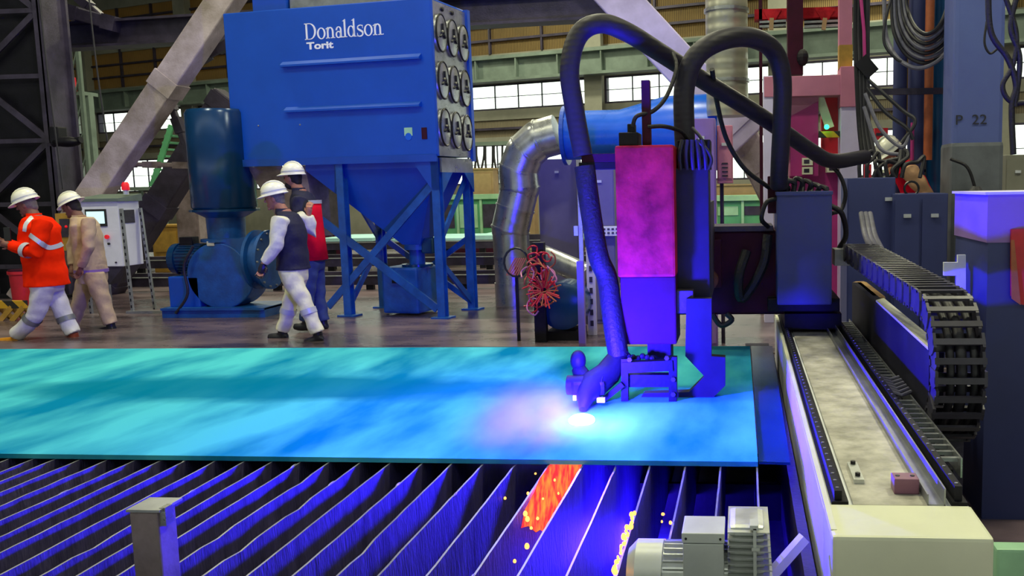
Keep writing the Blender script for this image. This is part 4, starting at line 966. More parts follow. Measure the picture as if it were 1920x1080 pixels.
# small plate with two bolts, block
q = Pz(1604, 888, BZ)
x = mb(); x.box(q.x-.018, q.x+.018, q.y-.1, q.y+.1, BZ-.004, BZ+.012); pp = x.build('stop_plate', M['alu'], t)
for dy in (-.06, .075): x = mb(); x.lathe((q.x, q.y+dy, BZ+.012), (0, 0, 1), [(0, .01), (.012, .01)], 6); x.build('bolt', M['blackp'], pp)
q = Pz(1700, 925, BZ)
x = mb(); x.box(q.x-.042, q.x+.042, q.y, q.y+.07, BZ-.004, BZ+.05, .004); pp = x.build('end_stop_block', M['mauve'], t)
for dx in (-.025, .025): x = mb(); x.lathe((q.x+dx, q.y+.035, BZ+.05), (0, 0, 1), [(0, .008), (.002, .008)], 12); x.build('bolt', M['blackp'], pp)
# brace below the beam
x = mb(); x.obox(P(1508, 1008, 2.75), P(1440, 1085, 2.7), .03, .03); x.build('brace', M['lav'], t)
# ladder cable tray right of beam
t = thing('ladder_tray', 'dark ladder cable tray alongside the gantry rail', 'cable tray', (.83, 4.9, .4))
x = mb(); x.box(.765, .775, 3.5, 7.2, .42, .5); x.build('side_rail', M['steel_dark'], t); x = mb(); x.box(.865, .872, 3.5, 7.2, .42, .5); x.build('side_rail', M['galv'], t)
for k in range(42):
    y = 3.55+k*.087
    if 4.55 < y < 5.0: continue
    x = mb(); x.box(.775, .865, y, y+.022, .47, .485); x.build('rung', M['steel_grey'], t)
x = mb(); x.box(.8, .86, 3.6, 3.66, PITZ, .42); x.box(.8, .86, 6.3, 6.36, PITZ, .42); x.build('prop', M['steel_black'], t)
for k in range(6):
    x = mb(); x.tube([(.772, 4.58+.07*k, .512), (.82, 4.56+.075*k, .5), (.875, 4.6+.07*k, .512)], .011, 8); tag(x.build('cable', M['cableg']), 'grey cable crossing the ladder tray, %s of the six' % ('nearest', 'second nearest', 'third nearest', 'third farthest', 'second farthest', 'farthest')[k], 'cable', 'cables crossing the ladder tray')
# far small wood block on beam end
q = Pz(1570, 540, .75); 
x = mb(); x.box(.9, 1.02, 6.3, 7.3, .62, .8, .03); tag(x.build('timber_block', M['wood']), 'small worn timber block behind the end box at the chain start', 'block')
# shelf for chain
t = thing('chain_shelf', 'pale green yellow topped shelf plate under the cable chain', 'shelf', (.95, 5.0, PITZ))
x = mb(); x.prism([(.884, 4.22, .80), (.96, 4.22, .80), (.97, 6.1, .80), (.9, 6.0, .80)], (0, 0, .012)); x.build('top_plate', M['cream'], t)
x = mb(); x.box(.89, .96, 4.24, 7.2, PITZ, .80); x.build('side_wall', M['mach'], t)
# cable chain
CX0, CX1 = .877, 1.112
path = []
yy = 6.35; zt_far, zt_near = 1.12, .90
Ynear = 4.1+.32; Rb = .32; LH = .12
n = 0
L = 6.5-Ynear
k = 0
step = .078
while True:
    y = 6.5-k*step
    if y < Ynear: break
    path.append((y, 1.16-(6.5-y)/L*.09-LH/2)); k += 1
zc_ = path[-1][1]-Rb
for j in range(1, 13):
    an = math.pi*j/13; path.append((Ynear-Rb*math.sin(an), zc_+Rb*math.cos(an)))
for j in range(9): path.append((Ynear+.02+j*step, zc_-Rb))
t = thing('cable_chain', 'large grey cable drag chain sloping down and curling over on the right', 'cable chain', (1.04, 4.4, zc_-Rb-LH/2))
for i in range(len(path)-1):
    a = V((0, path[i][0], path[i][1])); b = V((0, path[i+1][0], path[i+1][1])); d = (b-a).normalized(); nrm = V((0, -d.z, d.y)); ln = (b-a).length*1.12
    if nrm.z < 0 and i < 5: nrm = -nrm
    c = (a+b)/2; x = mb()
    off = .006 if i % 2 else 0
    for sx in (CX0, CX1):
        poly = []
        for (u, v) in ((-.5, -.5), (.3, -.5), (.5, -.2), (.5, .2), (.3, .5), (-.5, .5)):
            p = c+d*(u*ln)+nrm*(v*LH); poly.append((sx+(off if sx == CX0 else -off), p.y, p.z))
        x.prism(poly, (.014 if sx == CX0 else -.014, 0, 0))
    shx = -.059*(c.y-4.1)
    for v_ in x.v: v_.x += shx
    for v_ in x.v: v_.x -= shx
    for v in (-.5, .5):
        p = c+nrm*(v*LH*.92); x.obox((CX0, p.y, p.z), (CX1, p.y, p.z), .03, .014, nrm)
    for v_ in x.v: v_.x += shx
    x.build('link', M['chain'], t)
x = mb(); 
for (qx, r) in ((.98, .02), (1.03, .026), (1.09, .02)):
    x.tube([V((qx-.02-.059*(p[0]-4.1), p[0], p[1])) for p in path], r, 10)
x.build('inner_cables', M['cable'], t, smooth=True)
x = mb(); x.box(CX0-.2, CX1-.1, 6.5, 6.7, 1.0, 1.12); x.build('end_bracket', M['steel_grey'], t)
x = mb(); x.box(.97, 1.10, 4.4, 5.1, PITZ, zc_-Rb-LH/2-.002); x.build('support_tray', M['steel_dark'], t)
for k, (dx) in enumerate((.0, .06, .12)):
    hose('grey cable rising from the far end of the drag chain, %s of three' % ('left', 'middle', 'right')[k], [(1635+k*9, 468, 6.4), (1622+k*9, 440, 6.7), (1615+k*8, 400, 6.9)], .022, 'cableg', 'cable', 'cable', 6, 10, grp='cables leaving the chain')
# small white L bracket
a = bx(1770, 478, 1812, 552, 5.6, .03)
t = thing('l_bracket', 'white stepped bracket on a rod in front of the slate cabinets', 'bracket', ((a[0]+a[1])/2, 5.6, PITZ))
q = lambda px, py: P(px, py, 5.6)
x = mb(); x.prism([q(1770, 492), q(1796, 492), q(1796, 478), q(1811, 478), q(1811, 550), q(1794, 550), q(1794, 517), q(1770, 517)], (0, .03, 0)); x.build('bracket_plate', M['white'], t)
x = mb(); a0 = q(1803, 550); x.box(a0.x-.02, a0.x+.02, 5.6, 5.63, PITZ, a0.z+.01); x.build('rod', M['steel_dark'], t)
# slate cabinets
cabinet('slate_cabinet', 'taller slate blue cabinet behind the end box, left of the pair', bx(1588, 333, 1678, 560, 7.7, .5), 'blue_cab', z0=0, handle='x')
tt = cabinet('slate_cabinet', 'lower slate blue cabinet with two latches below the operator', bx(1674, 363, 1776, 600, 7.6, .6), 'blue_cab', z0=0, doors=2)
x = mb(); q = P(1709, 358, 7.7); x.tube([q+V((.06*math.cos(i*.4), 0, .06*math.sin(i*.4)+.02)) for i in range(17)], .01, 6); tag(x.build('cable_ring', M['blackp']), 'small black ring standing on the lower slate cabinet', 'ring')
# purple cabinet at right edge
a = bx(1846, 364, 1990, 900, 5.3, .8)
t = thing('purple_cabinet', 'large purple and dark blue cabinet cut by the right edge of the photo', 'cabinet', ((a[0]+a[1])/2, 5.3, PITZ))
zs = P(1870, 455, 5.3).z
x = mb(); x.box(a[0], a[1], 5.3, 6.1, zs, a[5]); x.build('upper_body', M['purple'], t); x = mb(); x.box(a[0]+.01, a[1], 5.31, 6.1, PITZ, zs); x.build('lower_body', M['blue_cab'], t)
x = mb(); x.box(a[0]-.02, a[1], 5.28, 6.1, a[5], a[5]+.015); x.build('top_plate', M['lav'], t)
x = mb(); x.prism([P(1896, 430, 5.28), P(1990, 425, 5.28), P(1990, 590, 5.28), P(1912, 570, 5.28), P(1896, 555, 5.28)], (0, .02, 0)); x.build('red_door', M['redb'], t)
x = mb(); x.prism([P(1896, 450, 5.27), P(1902, 450, 5.27), P(1914, 572, 5.27), P(1897, 560, 5.27)], (0, .01, 0)); x.build('door_edge', M['orange'], t)
a = bx(1836, 390, 1845, 700, 5.5, .04); x = mb(); x.box(a[0], a[1], 5.5, 5.54, PITZ, a[5]); tag(x.build('orange_post', M['orange']), 'thin orange brown post at the left of the purple cabinet', 'post')
# concrete bits bottom right
q = P(1895, 1040, 2.7)
a = bx(1868, 1032, 2100, 1100, 2.9, .4); x = mb(); x.box(a[0], a[1], 2.9, 2.97, PITZ, a[5], .01); tag(x.build('concrete_plinth', M['greenl']), 'pale green grey plinth at the bottom right corner beside the beam', 'plinth')
x = mb(); x.prism([(1.05, 4.15, PITZ), (1.75, 4.15, PITZ), (1.75, 3.4, PITZ), (1.05, 3.4, PITZ)], (0, 0, .25)); tag(x.build('machine_base', M['steel_dark']), 'dark low base block on the floor right of the drag chain', 'block')
# ------------------------------------------------------------------ grey gear motor in front
YG = 2.62
t = thing('gear_motor', 'silver grey finned electric gear motor at the bottom centre right', 'motor', (P(1310, 1080, YG).x, YG, .3))
def W(px, py, dy=0): return P(px, py, YG+dy)
zc = W(1210, 1100).z+.0
xl_, xr_ = W(1173, 1060).x, W(1240, 1060).x
rm = W(1210, 1034).z-zc
x = mb(); x.lathe((xl_, YG+.08, zc), (1, 0, 0), [(0, rm*.75), (.028, rm), (xr_-xl_, rm)], 36); x.build('fan_cover', M['alu_l'], t, smooth=True)
x1_ = W(1290, 1060).x
x = mb(); x.lathe((xr_, YG+.08, zc), (1, 0, 0), [(0, rm*.88), (x1_-xr_+.14, rm*.88)], 36)
for k in range(30):
    an = 2*math.pi*k/30; cc = V((0, rm*.93*math.cos(an), rm*.93*math.sin(an))); x.obox(V((xr_+.004, YG+.08, zc))+cc, V((x1_+.14, YG+.08, zc))+cc, .004, .014, cc.normalized())
x.build('finned_body', M['alu'], t)
a0, a1 = W(1281, 999), W(1358, 1085); x = mb(); x.box(a0.x, a1.x, YG-.03, YG+.11, a1.z, a0.z-.022, .004); tb = x.build('terminal_box', M['alu_l'], t)
x = mb(); x.box(a0.x-.003, a1.x+.003, YG-.033, YG+.113, a0.z-.02, a0.z+.012, .003); x.build('lid', M['alu_l'], tb)
for dx in (a0.x+.01, a1.x-.01): x = mb(); x.lathe((dx, YG-.033, a0.z-.005), (0, -1, 0), [(0, .004), (.003, .004)], 8); x.build('screw', M['blackp'], tb)
g0, g1 = W(1366, 985), W(1441, 1090)
xa, xb, zt_, zb_ = g0.x, g1.x, g0.z, g1.z
x = mb(); x.box(xa, xb-.01, YG-.01, YG+.17, zb_-.05, zt_, .02); hb = x.build('gear_housing', M['alu'], t)
for k in range(8):
    z = zt_-.012-k*.02; x = mb(); x.box(xa-.003, xb+.0035+k*.0012, YG-.03, YG+.19, z-.002, z+.002); x.build('cooling_fin', M['alu'], hb)
x = mb(); x.box(xa+.075, xa+.085, YG-.036, YG+.0, zb_-.02, zt_+.004); x.box(xa+.065, xa+.09, YG-.036, YG+.02, zt_-.0, zt_+.014); x.box(xa+.07, xa+.095, YG-.04, YG, zt_-.065, zt_-.055); x.build('clamp_strap', M['alu_l'], hb)
x = mb(); x.box(xl_+.03, xb-.02, YG+.02, YG+.14, zb_-.12, zb_-.04); x.box((xl_+xb)/2-.04, (xl_+xb)/2+.04, YG+.04, YG+.12, PITZ, zb_-.1); x.build('mounting_bracket', M['steel_dark'], t)
q = W(1217, 1052); x = mb(); x.box(q.x-.012, q.x+.012, YG+.08-rm-.001, YG+.08-rm+.01, zc-.02, zc+.02); x.build('rating_plate', M['retro'], t)

for k, (xa_, xb2, yb_) in enumerate(((878, 892, 335), (893, 908, 320), (910, 924, 338), (926, 942, 325))):
    hose('dark cable loop hanging before the lower far windows, %s' % ('leftmost', 'second from left', 'third from left', 'nearest the silver duct')[k], [(xa_, 272, 23.5), (xa_+1, yb_-25, 23.5), ((xa_+xb2)/2, yb_, 23.5), (xb2-1, yb_-25, 23.5), (xb2, 272, 23.5)], .03, 'cable', 'cable_loop', 'cable', 6, 8, grp='cable loops before the far windows')
x = mb(); x.obox(P(865, 271, 23.5), P(960, 268, 23.5), .08, .1); tag(x.build('cable_rail', M['steel_green']), 'level rail holding cable loops before the lower far windows', 'rail')
# ================================================================== RIGHT SIDE: COLUMN, CABLES, PORTAL
YP = 8.2
p0, p1 = P(1785, 300, YP), P(1880, 300, YP)
t = thing('painted_column', 'thick blue grey building column marked P 22 on the right', 'column', ((p0.x+p1.x)/2, YP, 0))
w = p1.x-p0.x
x = mb(); x.box(p0.x, p1.x, YP, YP+w, 1.9, 11.4, .04); x.build('shaft', mat('column blue paint', '5a66b0', .5, 0, .25, 1.2, .1, 12, col2='4a5894'), t)
x = mb(); x.box(p0.x-.01, p1.x+.01, YP-.01, YP+w+.01, 0, 1.95, .04); x.build('lower_wrap', mat('column grey paint', '5c6068', .6, 0, .3, 2, .15, 12), t)
me = text_obj('P  22', .2, None, None)
a, b = P(1790, 234, YP-.0), P(1850, 222, YP); wdt = max(v.co.x for v in me.vertices); s_ = (b.x-a.x)/wdt
x = mb(); x.add([(a.x+v.co.x*s_, YP-.006+v.co.z*.5, a.z+v.co.y*s_*.9) for v in me.vertices], [list(p.vertices) for p in me.polygons]); x.build('lettering', M['ink'], t)
hose('black cable sagging in front of the blue grey column', [(1782, 298, 8.1), (1812, 312, 8.05), (1826, 345, 8.05), (1832, 380, 8.05)], .014, 'rubber', 'cable', 'cable')
t = thing('cable_bundle', 'thick bundle of black cables draped at the foot of the column', 'cable', P(1825, 560, 7.7))
for k in range(9):
    xx_ = 1798+k*6; pts = [P(1826+k, 352, 7.9), P(xx_+6, 390, 7.8), P(xx_, 450, 7.75), P(xx_+2, 560, 7.75)]; x = mb(); x.tube(spline(pts, 5), .022, 7); x.build('cable', M['cable'], t)
# vertical pipes
def pipe(label, px, y0, y1, Y, r, m_, down=True):
    a, b = P(px, y0, Y), P(px, y1, Y); x = mb(); zl = 0 if down else b.z; x.tube([V((a.x, Y, a.z)), V((a.x, Y, zl))], r, 12); tag(x.build('pipe', M[m_], smooth=True), label, 'pipe'); return a.x
pipe('orange brown pipe running down between the cable loops', 1745, -60, 300, 9.3, .045, 'orange', False)
pipe('dark blue pipe behind the cable loops, left of the orange brown pipe', 1722, -60, 380, 9.5, .09, 'blue_cab')
pipe('thick dark navy pipe right of the orange brown pipe', 1764, -60, 380, 9.5, .12, 'navy_tube')
pipe('slim ochre pipe at the left side of the cable loops', 1700, -60, 250, 9.6, .03, 'ochre', False)
pipe('thin pink pipe beside the operator', 1711, 230, 300, 8.9, .018, 'magenta', False)
pipe('short orange pipe lower beside the column', 1781, 150, 330, 8.9, .035, 'orange')
pipe('dark blue pipe with loose cables left of the cable loops', 1690, -60, 380, 9.4, .07, 'blue_cab')
t = thing('pipe_clamp_rail', 'dark level bracket rail tying the pipes together', 'rail', P(1710, 172, 9.1)); x = mb(); x.obox(P(1625, 173, 9.15), P(1790, 170, 9.15), .05, .06); x.build('rail_body', M['steel_dark'], t)
x = mb(); x.obox(P(1625, 173, 9.3), V((P(1625, 173, 9.3).x, 9.3, 0)), .06, .06); x.build('post', M['steel_dark'], t)
# cable loops
lbs = ('outermost wide', 'second widest', 'third widest', 'middle', 'narrower', 'narrow', 'innermost narrow', 'lowest sagging')
for k in range(8):
    x0, x1, yb = 1672+k*4, 1798-k*3, 118-k*9+(20 if k == 7 else 0)
    if k == 7: x0, x1, yb = 1658, 1790, 128
    hose('%s hanging grey cable loop at the top right' % lbs[k], [(x0, -60, 8.9), (x0+1, yb-85, 8.9), (x0+.07*(x1-x0), yb-45, 8.87), (x0+.24*(x1-x0), yb-13, 8.85-.02*k), ((x0+x1)/2, yb, 8.8-.02*k), (x1-.22*(x1-x0), yb-16, 8.85-.02*k), (x1-.05*(x1-x0), yb-50, 8.87), (x1, yb-90, 8.9), (x1+1, -60, 8.9)], .02, 'cableg' if k % 2 else 'cable', 'cable_loop', 'cable', 8, 8, grp='hanging cable loops')
hose('thin dark cable bulging left of the hanging loops', [(1680, -30, 8.7), (1662, 30, 8.7), (1658, 80, 8.7), (1680, 110, 8.7), (1700, 118, 8.7)], .014, 'cable', 'cable', 'cable')
# dark thick bundle left x1600-1625
t = thing('hanging_cable_bundle', 'thick dark purple cable bundle hanging right of the white portal', 'cable', P(1615, 300, 8.8))
for k in range(6):
    x = mb(); x.tube(spline([P(1606+k*4, -40, 8.9), P(1605+k*4, 60, 8.9), P(1608+k*3.5, 150, 8.85), P(1612+k*3, 230, 8.8), P(1618+k*4, 290, 8.7)], 6), .03, 8); x.build('cable', M['cable' if k % 2 else 'steel_black'], t)
x = mb(); x.tube([P(1611, -40, 8.84), P(1620, 60, 8.84), P(1622, 140, 8.84)], .016, 8); x.build('cable', M['magenta'], t)
x = mb(); x.obox(P(1612, 112, 8.85), P(1636, 140, 8.85), .1, .14); x.build('clamp', M['steel_black'], t)
for k, (a, b, c, d) in enumerate((((1625, 165), (1660, 210), (1700, 240), (1712, 262)), ((1622, 175), (1650, 240), (1690, 275), (1705, 250)), ((1628, 150), (1690, 205), (1716, 228), (1690, 268)), ((1620, 200), (1640, 260), (1660, 285), (1700, 290)))):
    hose('dark cable curving in front of the operator, %s' % ('uppermost', 'second', 'widest', 'lowest')[k], [(*a, 8.5), (*b, 8.45), (*c, 8.4), (*d, 8.4)], .018, 'cableg' if k % 2 else 'cable', 'cable', 'cable', 8, 8, grp='cables before the operator')
for k in range(7):
    x0 = 1612+k*13; hose('tangled dark cable over the taller slate cabinet, %s' % ('leftmost', 'second from left', 'third from left', 'middle one', 'third from right', 'second from right', 'rightmost')[k], [(x0, 333, 7.85), (x0+R.uniform(-12, 14), R.uniform(300, 318), 7.85), (x0+R.uniform(5, 30), R.uniform(284, 306), 7.9), (x0+R.uniform(15, 50), R.uniform(280, 310), 7.95), (x0+R.uniform(10, 40), 333, 7.9)], .018, 'cable', 'cable', 'cable', 6, 8, grp='cables over the slate cabinet')
# right edge black cables
for k, pts in enumerate((((1852, -30, 7.2), (1858, 60, 7.2), (1890, 110, 7.2), (1905, 160, 7.2), (1897, 200, 7.2), (1900, 290, 7.2)), ((1880, -20, 7.2), (1905, 60, 7.2), (1900, 120, 7.2), (1880, 160, 7.2), (1895, 190, 7.2), (1935, 192, 7.2)), ((1910, -20, 7.2), (1895, 50, 7.2), (1912, 110, 7.2), (1903, 200, 7.2)), ((1850, 40, 7.9), (1846, 80, 7.9), (1856, 100, 7.9), (1870, 92, 7.9)))):
    hose(('long black cable hanging at the right edge', 'black cable crossing at the right edge', 'second hanging black cable nearest the right edge', 'thin cable loop on the column upper right')[k], list(pts), (.024, .02, .022, .01)[k], 'rubber', 'cable', 'cable')
# right edge items behind
cabinet('tool_cabinet', 'olive tool cabinet with clutter right of the column', bx(1885, 290, 1930, 360, 10, .4), 'wallb', z0=0)
# portal
YQ = 10.2
t = thing('portal_cab', 'white and pink framed portal cab behind the thick hoses', 'machine frame', (P(1520, 300, YQ).x, YQ, 0))
def qb(name, px0, py0, px1, py1, Y, d, m_, fl=False, bev=.006):
    a = bx(px0, py0, px1, py1, Y, d); x = mb(); x.box(a[0], a[1], a[2], a[3], 0 if fl else a[4], a[5], bev); return x.build(name, M[m_], t)
qb('left_post', 1432, 142, 1450, 450, YQ, .25, 'lav', True); qb('right_post', 1576, 150, 1614, 470, YQ, .3, 'lav', True)
qb('top_beam', 1433, 142, 1576, 180, YQ-.02, .3, 'pink'); qb('corner_block', 1576, 124, 1615, 200, YQ-.03, .34, 'pink')
qb('inner_panel', 1478, 178, 1535, 330, YQ+.15, .1, 'pink'); 
x = mb(); x.prism([P(1482, 218, YQ+.13), P(1534, 190, YQ+.13), P(1534, 330, YQ+.13), P(1482, 330, YQ+.13)], (0, .02, 0)); x.build('painted_shadow', M['magenta'], t)  # magenta sheet paints a slanted shadow over the inner panel
qb('left_panel', 1449, 178, 1480, 300, YQ+.12, .1, 'pink'); qb('red_panel', 1480, 290, 1575, 420, YQ+.3, .1, 'magenta', True)
x = mb(); x.obox(P(1535, 178, YQ+.2), P(1556, 240, YQ+.2), .03, .1); x.build('curved_arm', M['cream'], t)
qb('red_box', 1540, 178, 1572, 300, YQ+.28, .1, 'redb')
x = mb(); x.ball(P(1550, 238, YQ), .028, 10, 8); x.build('green_lamp', M['green_led'], t)
qb('hazard_strip', 1535, 246, 1575, 258, YQ+.05, .05, 'hazard')
for (px, py) in ((1514, 305), (1514, 322), (1561, 318)):
    a = bx(px-10, py-9, px+10, py+5, YQ+.1, .1); x = mb(); x.box(a[0], a[1], a[2], a[3]+.1, a[4], a[5]); b_ = x.build('notice_card', M['cream'], t); x = mb(); x.box(a[0]+.02, a[1]-.04, a[2]-.004, a[2], a[4]+.02, a[5]-.02); x.build('marks', M['steel_dark'], b_)
# pink post and red crane parts above
a = bx(1574, -40, 1598, 84, YQ+.05, .2); b = bx(1574, 84, 1598, 128, YQ+.05, .2)
t = thing('crane_mast', 'pink hanging mast with an ochre lower end above the portal', 'mast', ((a[0]+a[1])/2, YQ+.15, b[4]))
x = mb(); x.box(a[0], a[1], YQ+.05, YQ+.2, a[4], 9); x.build('mast_body', M['pink'], t); x = mb(); x.box(b[0]-.003, b[1]+.003, YQ+.045, YQ+.205, b[4], b[5]); x.build('lower_end', M['ochre'], t)
t = thing('red_hoist', 'dusty red hoist frame with tapered hooks at the top of the hall', 'hoist', P(1500, 130, YQ+.5))
YR = YQ+.5
a = bx(1477, -40, 1506, 140, YR, .25); x = mb(); x.box(a[0], a[1], YR, YR+.25, a[4], 9.5); x.build('lift_column', M['redp'], t)
a = bx(1415, 18, 1575, 34, YR+.3, .2); x = mb(); x.box(a[0], a[1], YR+.3, YR+.5, a[4], a[5]+.02); x.build('cross_frame', M['red'], t)
for px in (1447, 1547):
    x = mb(); x.prism([P(px-18, 18, YR+.28), P(px+18, 18, YR+.28), P(px+5, 40, YR+.28), P(px-5, 40, YR+.28)], (0, .1, 0)); x.build('hook_taper', M['red'], t)
    x = mb(); x.obox(P(px, 34, YR+.26), P(px+(-1 if px < 1500 else -3), 56, YR+.26), .05, .04); x.build('hook_tip', M['card'], t)
for (x0, x1) in ((1424, 1474), (1508, 1574)):
    for yy_ in (42, 50): x = mb(); x.obox(P(x0, yy_, YR+.3), P(x1, yy_-3, YR+.3), .04, .025); x.build('grille_bar', M['galv'], t)
    x = mb(); a = bx(x0, 22, x1, 52, YR+.42, .03); x.box(*a); x.build('grille_back', M['steel_black'], t)
x = mb(); q = P(1505, 108, YR-.05); x.ball(q, (.07, .07, .1), 12, 8); x.build('hook_block', M['steel_black'], t)
a = bx(1424, 100, 1430, 330, YR+.3, .05); x = mb(); x.box(a[0], a[1], YR+.3, YR+.36, 0, 9); tag(x.build('thin_post', M['redp']), 'thin dark red post left of the portal cab', 'post')
# clutter behind the operator
for i, (px0, py0, px1, py1, Y, m_, nm, lb) in enumerate((
    (1622, 308, 1634, 334, 8.7, 'redb', 'red_bottle', 'small red box on the shelf left of the operator'),
    (1647, 318, 1662, 334, 8.7, 'cream', 'socket_box', 'cream socket box left of the operator'),
    (1724, 298, 1755, 340, 9.6, 'cream', 'notice_board', 'cream notice board tilted behind the operator shoulder'),
    (1640, 240, 1665, 262, 9.7, 'redb', 'red_cylinder', 'dark red box behind the operator helmet'))):
    a = bx(px0, py0, px1, py1, Y, .08); tt = thing(nm, lb, nm.replace('_', ' '), ((a[0]+a[1])/2, Y, 0))
    x = mb(); x.box(*a); x.build('body', M[m_], tt); x = mb(); x.box(a[0]+.015, a[1]-.015, Y-.006, Y, (a[4]+a[5])/2-.02, (a[4]+a[5])/2+.01); x.build('marks', M['steel_dark'], tt)
    x = mb(); x.box((a[0]+a[1])/2-.015, (a[0]+a[1])/2+.015, Y+.02, Y+.05, 0, a[4]+.02); x.build('stand', M['steel_dark'], tt)
# ================================================================== PEOPLE
def remesh(x, vox, sm=2, xf=None):
    """one continuous surface out of overlapping volumes"""
    me = D.meshes.new('tmp'); me.from_pydata(x.v, [], x.f); bm = bmesh.new(); bm.from_mesh(me); bmesh.ops.recalc_face_normals(bm, faces=bm.faces[:]); bm.to_mesh(me); bm.free()
    o = D.objects.new('tmp', me); C.objects.link(o)
    r = o.modifiers.new('r', 'REMESH'); r.mode = 'VOXEL'; r.voxel_size = vox; r.use_smooth_shade = True
    s = o.modifiers.new('s', 'SMOOTH'); s.iterations = sm; s.factor = .6
    dg = bpy.context.evaluated_depsgraph_get(); m2 = D.meshes.new_from_object(o.evaluated_get(dg)); D.objects.remove(o); D.meshes.remove(me)
    y = MB(); y.add([v.co.copy() for v in m2.vertices], [list(p.vertices) for p in m2.polygons]); D.meshes.remove(m2); return y
def hand(x, wrist, dirv, palm_n, s=1., curl=.5, mirror=1):
    """palm + four fingers + thumb"""
    d = V(dirv).normalized(); n = V(palm_n); n = (n-d*n.dot(d)).normalized(); w = d.cross(n)*mirror
    c = V(wrist)
    x.tube([c, c+d*.045*s, c+d*.085*s], [.026*s, .034*s, .03*s], 10)
    for k, ln in enumerate((.068, .078, .072, .056)):
        o = w*(-.03+.02*k)*s; p0 = c+d*.075*s+o; p1 = p0+d*ln*.45*s+n*curl*.02*s; p2 = p1+d*ln*.3*s*(1-curl*.5)+n*curl*.03*s; p3 = p2+d*ln*.2*s*(1-curl)+n*curl*.025*s
        x.tube([p0, p1, p2, p3], [.010*s, .009*s, .008*s, .006*s], 7)
    p0 = c+d*.02*s-w*.02*s; x.tube([p0, p0-w*.028*s+d*.02*s+n*.01*s, p0-w*.034*s+d*.048*s+n*.02*s], [.013*s, .011*s, .008*s], 7)
def person(name_label, cfg):
    Y0 = cfg['Y']; J = {k: P(v[0], v[1], Y0+(v[2] if len(v) > 2 else 0)) for k, v in cfg['j'].items()}
    s = cfg.get('s', 1.)
    base = V(((J['ankl'].x+J['ankr'].x)/2, Y0, cfg.get('floor', 0)))
    t = thing('person', name_label, 'person', base)
    hd = cfg.get('face', V((-1, 0, -.15))).normalized(); side = hd.cross(V((0, 0, 1))).normalized(); hup = side.cross(hd).normalized()
    HR = Matrix((hd, side, hup)).transposed()
    def H(a, b, c): return J['head']+HR @ V((a, b, c))*s
    # body: one surface
    x = mb()
    x.ball(J['head'], (.092*s, .074*s, .112*s), 20, 14, HR)
    x.ball(H(.028, 0, -.055), (.06*s, .052*s, .062*s), 16, 10, HR)       # jaw
    x.ball(H(.082, 0, -.098), (.02*s, .022*s, .018*s), 10, 6, HR)         # chin
    x.tube([H(.088, 0, .02), H(.112, 0, -.022)], [.009*s, .015*s], 8)     # nose
    x.ball(H(.082, 0, .034), (.018*s, .05*s, .010*s), 10, 6, HR)           # brow
    x.ball(H(.09, 0, -.055), (.012*s, .024*s, .008*s), 8, 6, HR); x.ball(H(.088, 0, -.07), (.012*s, .022*s, .007*s), 8, 6, HR)  # lips
    for sg in (1, -1): x.ball(H(-.005, sg*.076, -.012), (.018*s, .01*s, .03*s), 8, 6, HR)
    x.tube([H(-.02, 0, -.06), J['neck']], [.056*s, .064*s], 14)
    x.tube([J['neck'], J['chest'], J['pelvis']], [.08*s, .12*s, .12*s], 14)
    for a in 'lr':
        x.tube([J['chest'].lerp(J['sh'+a], .4), J['sh'+a], J['el'+a], J['wr'+a]], [.05*s, .05*s, .038*s, .026*s], 12)
        x.tube([J['pelvis'].lerp(J['hip'+a], .8), J['kn'+a], J['ank'+a]], [.08*s, .055*s, .04*s], 12)
        fwd = J['wr'+a]-J['el'+a]; hdv = cfg.get('hand'+a, fwd)
        hand(x, J['wr'+a], hdv, cfg.get('palm'+a, V((0, 1, 0)) if a == 'r' else V((0, -1, 0))), s*1.05, .6, 1 if a == 'l' else -1)
    body = remesh(x, .0065, 2).build('body', M[cfg['skin']], t, smooth=True)
    for sg in (1, -1):
        x = mb(); x.ball(H(.083, sg*.03, .01), (.010*s, .012*s, .007*s), 8, 6, HR); x.build('eye', M['blackp'], t, smooth=True)
    # hair
    x = mb(); x.ball(H(-.022, 0, .015), (.085*s, .08*s, .105*s), 20, 12, HR); x.ball(H(-.06, 0, -.045), (.04*s, .055*s, .05*s), 12, 8, HR)
    if cfg.get('beard'): x.ball(H(.04, 0, -.075), (.062*s, .056*s, .055*s), 14, 8, HR)
    hm = remesh(x, .009, 1); hm.build('hair', M[cfg['hair']], t, smooth=True)
    # helmet
    hh = HR @ Matrix.Rotation(cfg.get('htilt', 0), 3, 'Y')
    def E(a, b, c): return H(-.008, 0, .058)+hh @ V((a, b, c))*s
    x = mb(); vs = []; fs = []; n = 28; rg = 8
    for i in range(rg+1):
        th = math.pi/2*i/rg
        for k in range(n):
            an = 2*math.pi*k/n; vs.append(E(.135*math.cos(th)*math.cos(an), .112*math.cos(th)*math.sin(an), .118*math.sin(th)**.92))
    for i in range(rg):
        for k in range(n): a_ = i*n+k; b_ = i*n+(k+1) % n; fs.append((a_, b_, b_+n, a_+n))
    fs.append(list(range(n))[::-1]); fs.append([rg*n+k for k in range(n)][:]); x.add(vs, fs)
    hs = x.build('helmet', M[cfg.get('helm', 'helmet')], t, smooth=True)
    x = mb(); vs = []
    full = cfg.get('fullbrim')
    for (ro, dz) in ((0, 0), (1, -.006), (1, -.012), (0, -.008)):
        for k in range(n):
            an = 2*math.pi*k/n; ext = (.035 if full else .012+.045*max(0, math.cos(an))**1.5)*ro; vs.append(E((.134+ext)*math.cos(an), (.111+ext*.8)*math.sin(an), dz-(.012 if ro else 0)))
    fs = []
    for i in range(4):
        for k in range(n): a_ = i*n+k; b_ = i*n+(k+1) % n; c_ = ((i+1) % 4)*n; fs.append((a_, b_, c_+(k+1) % n, c_+k))
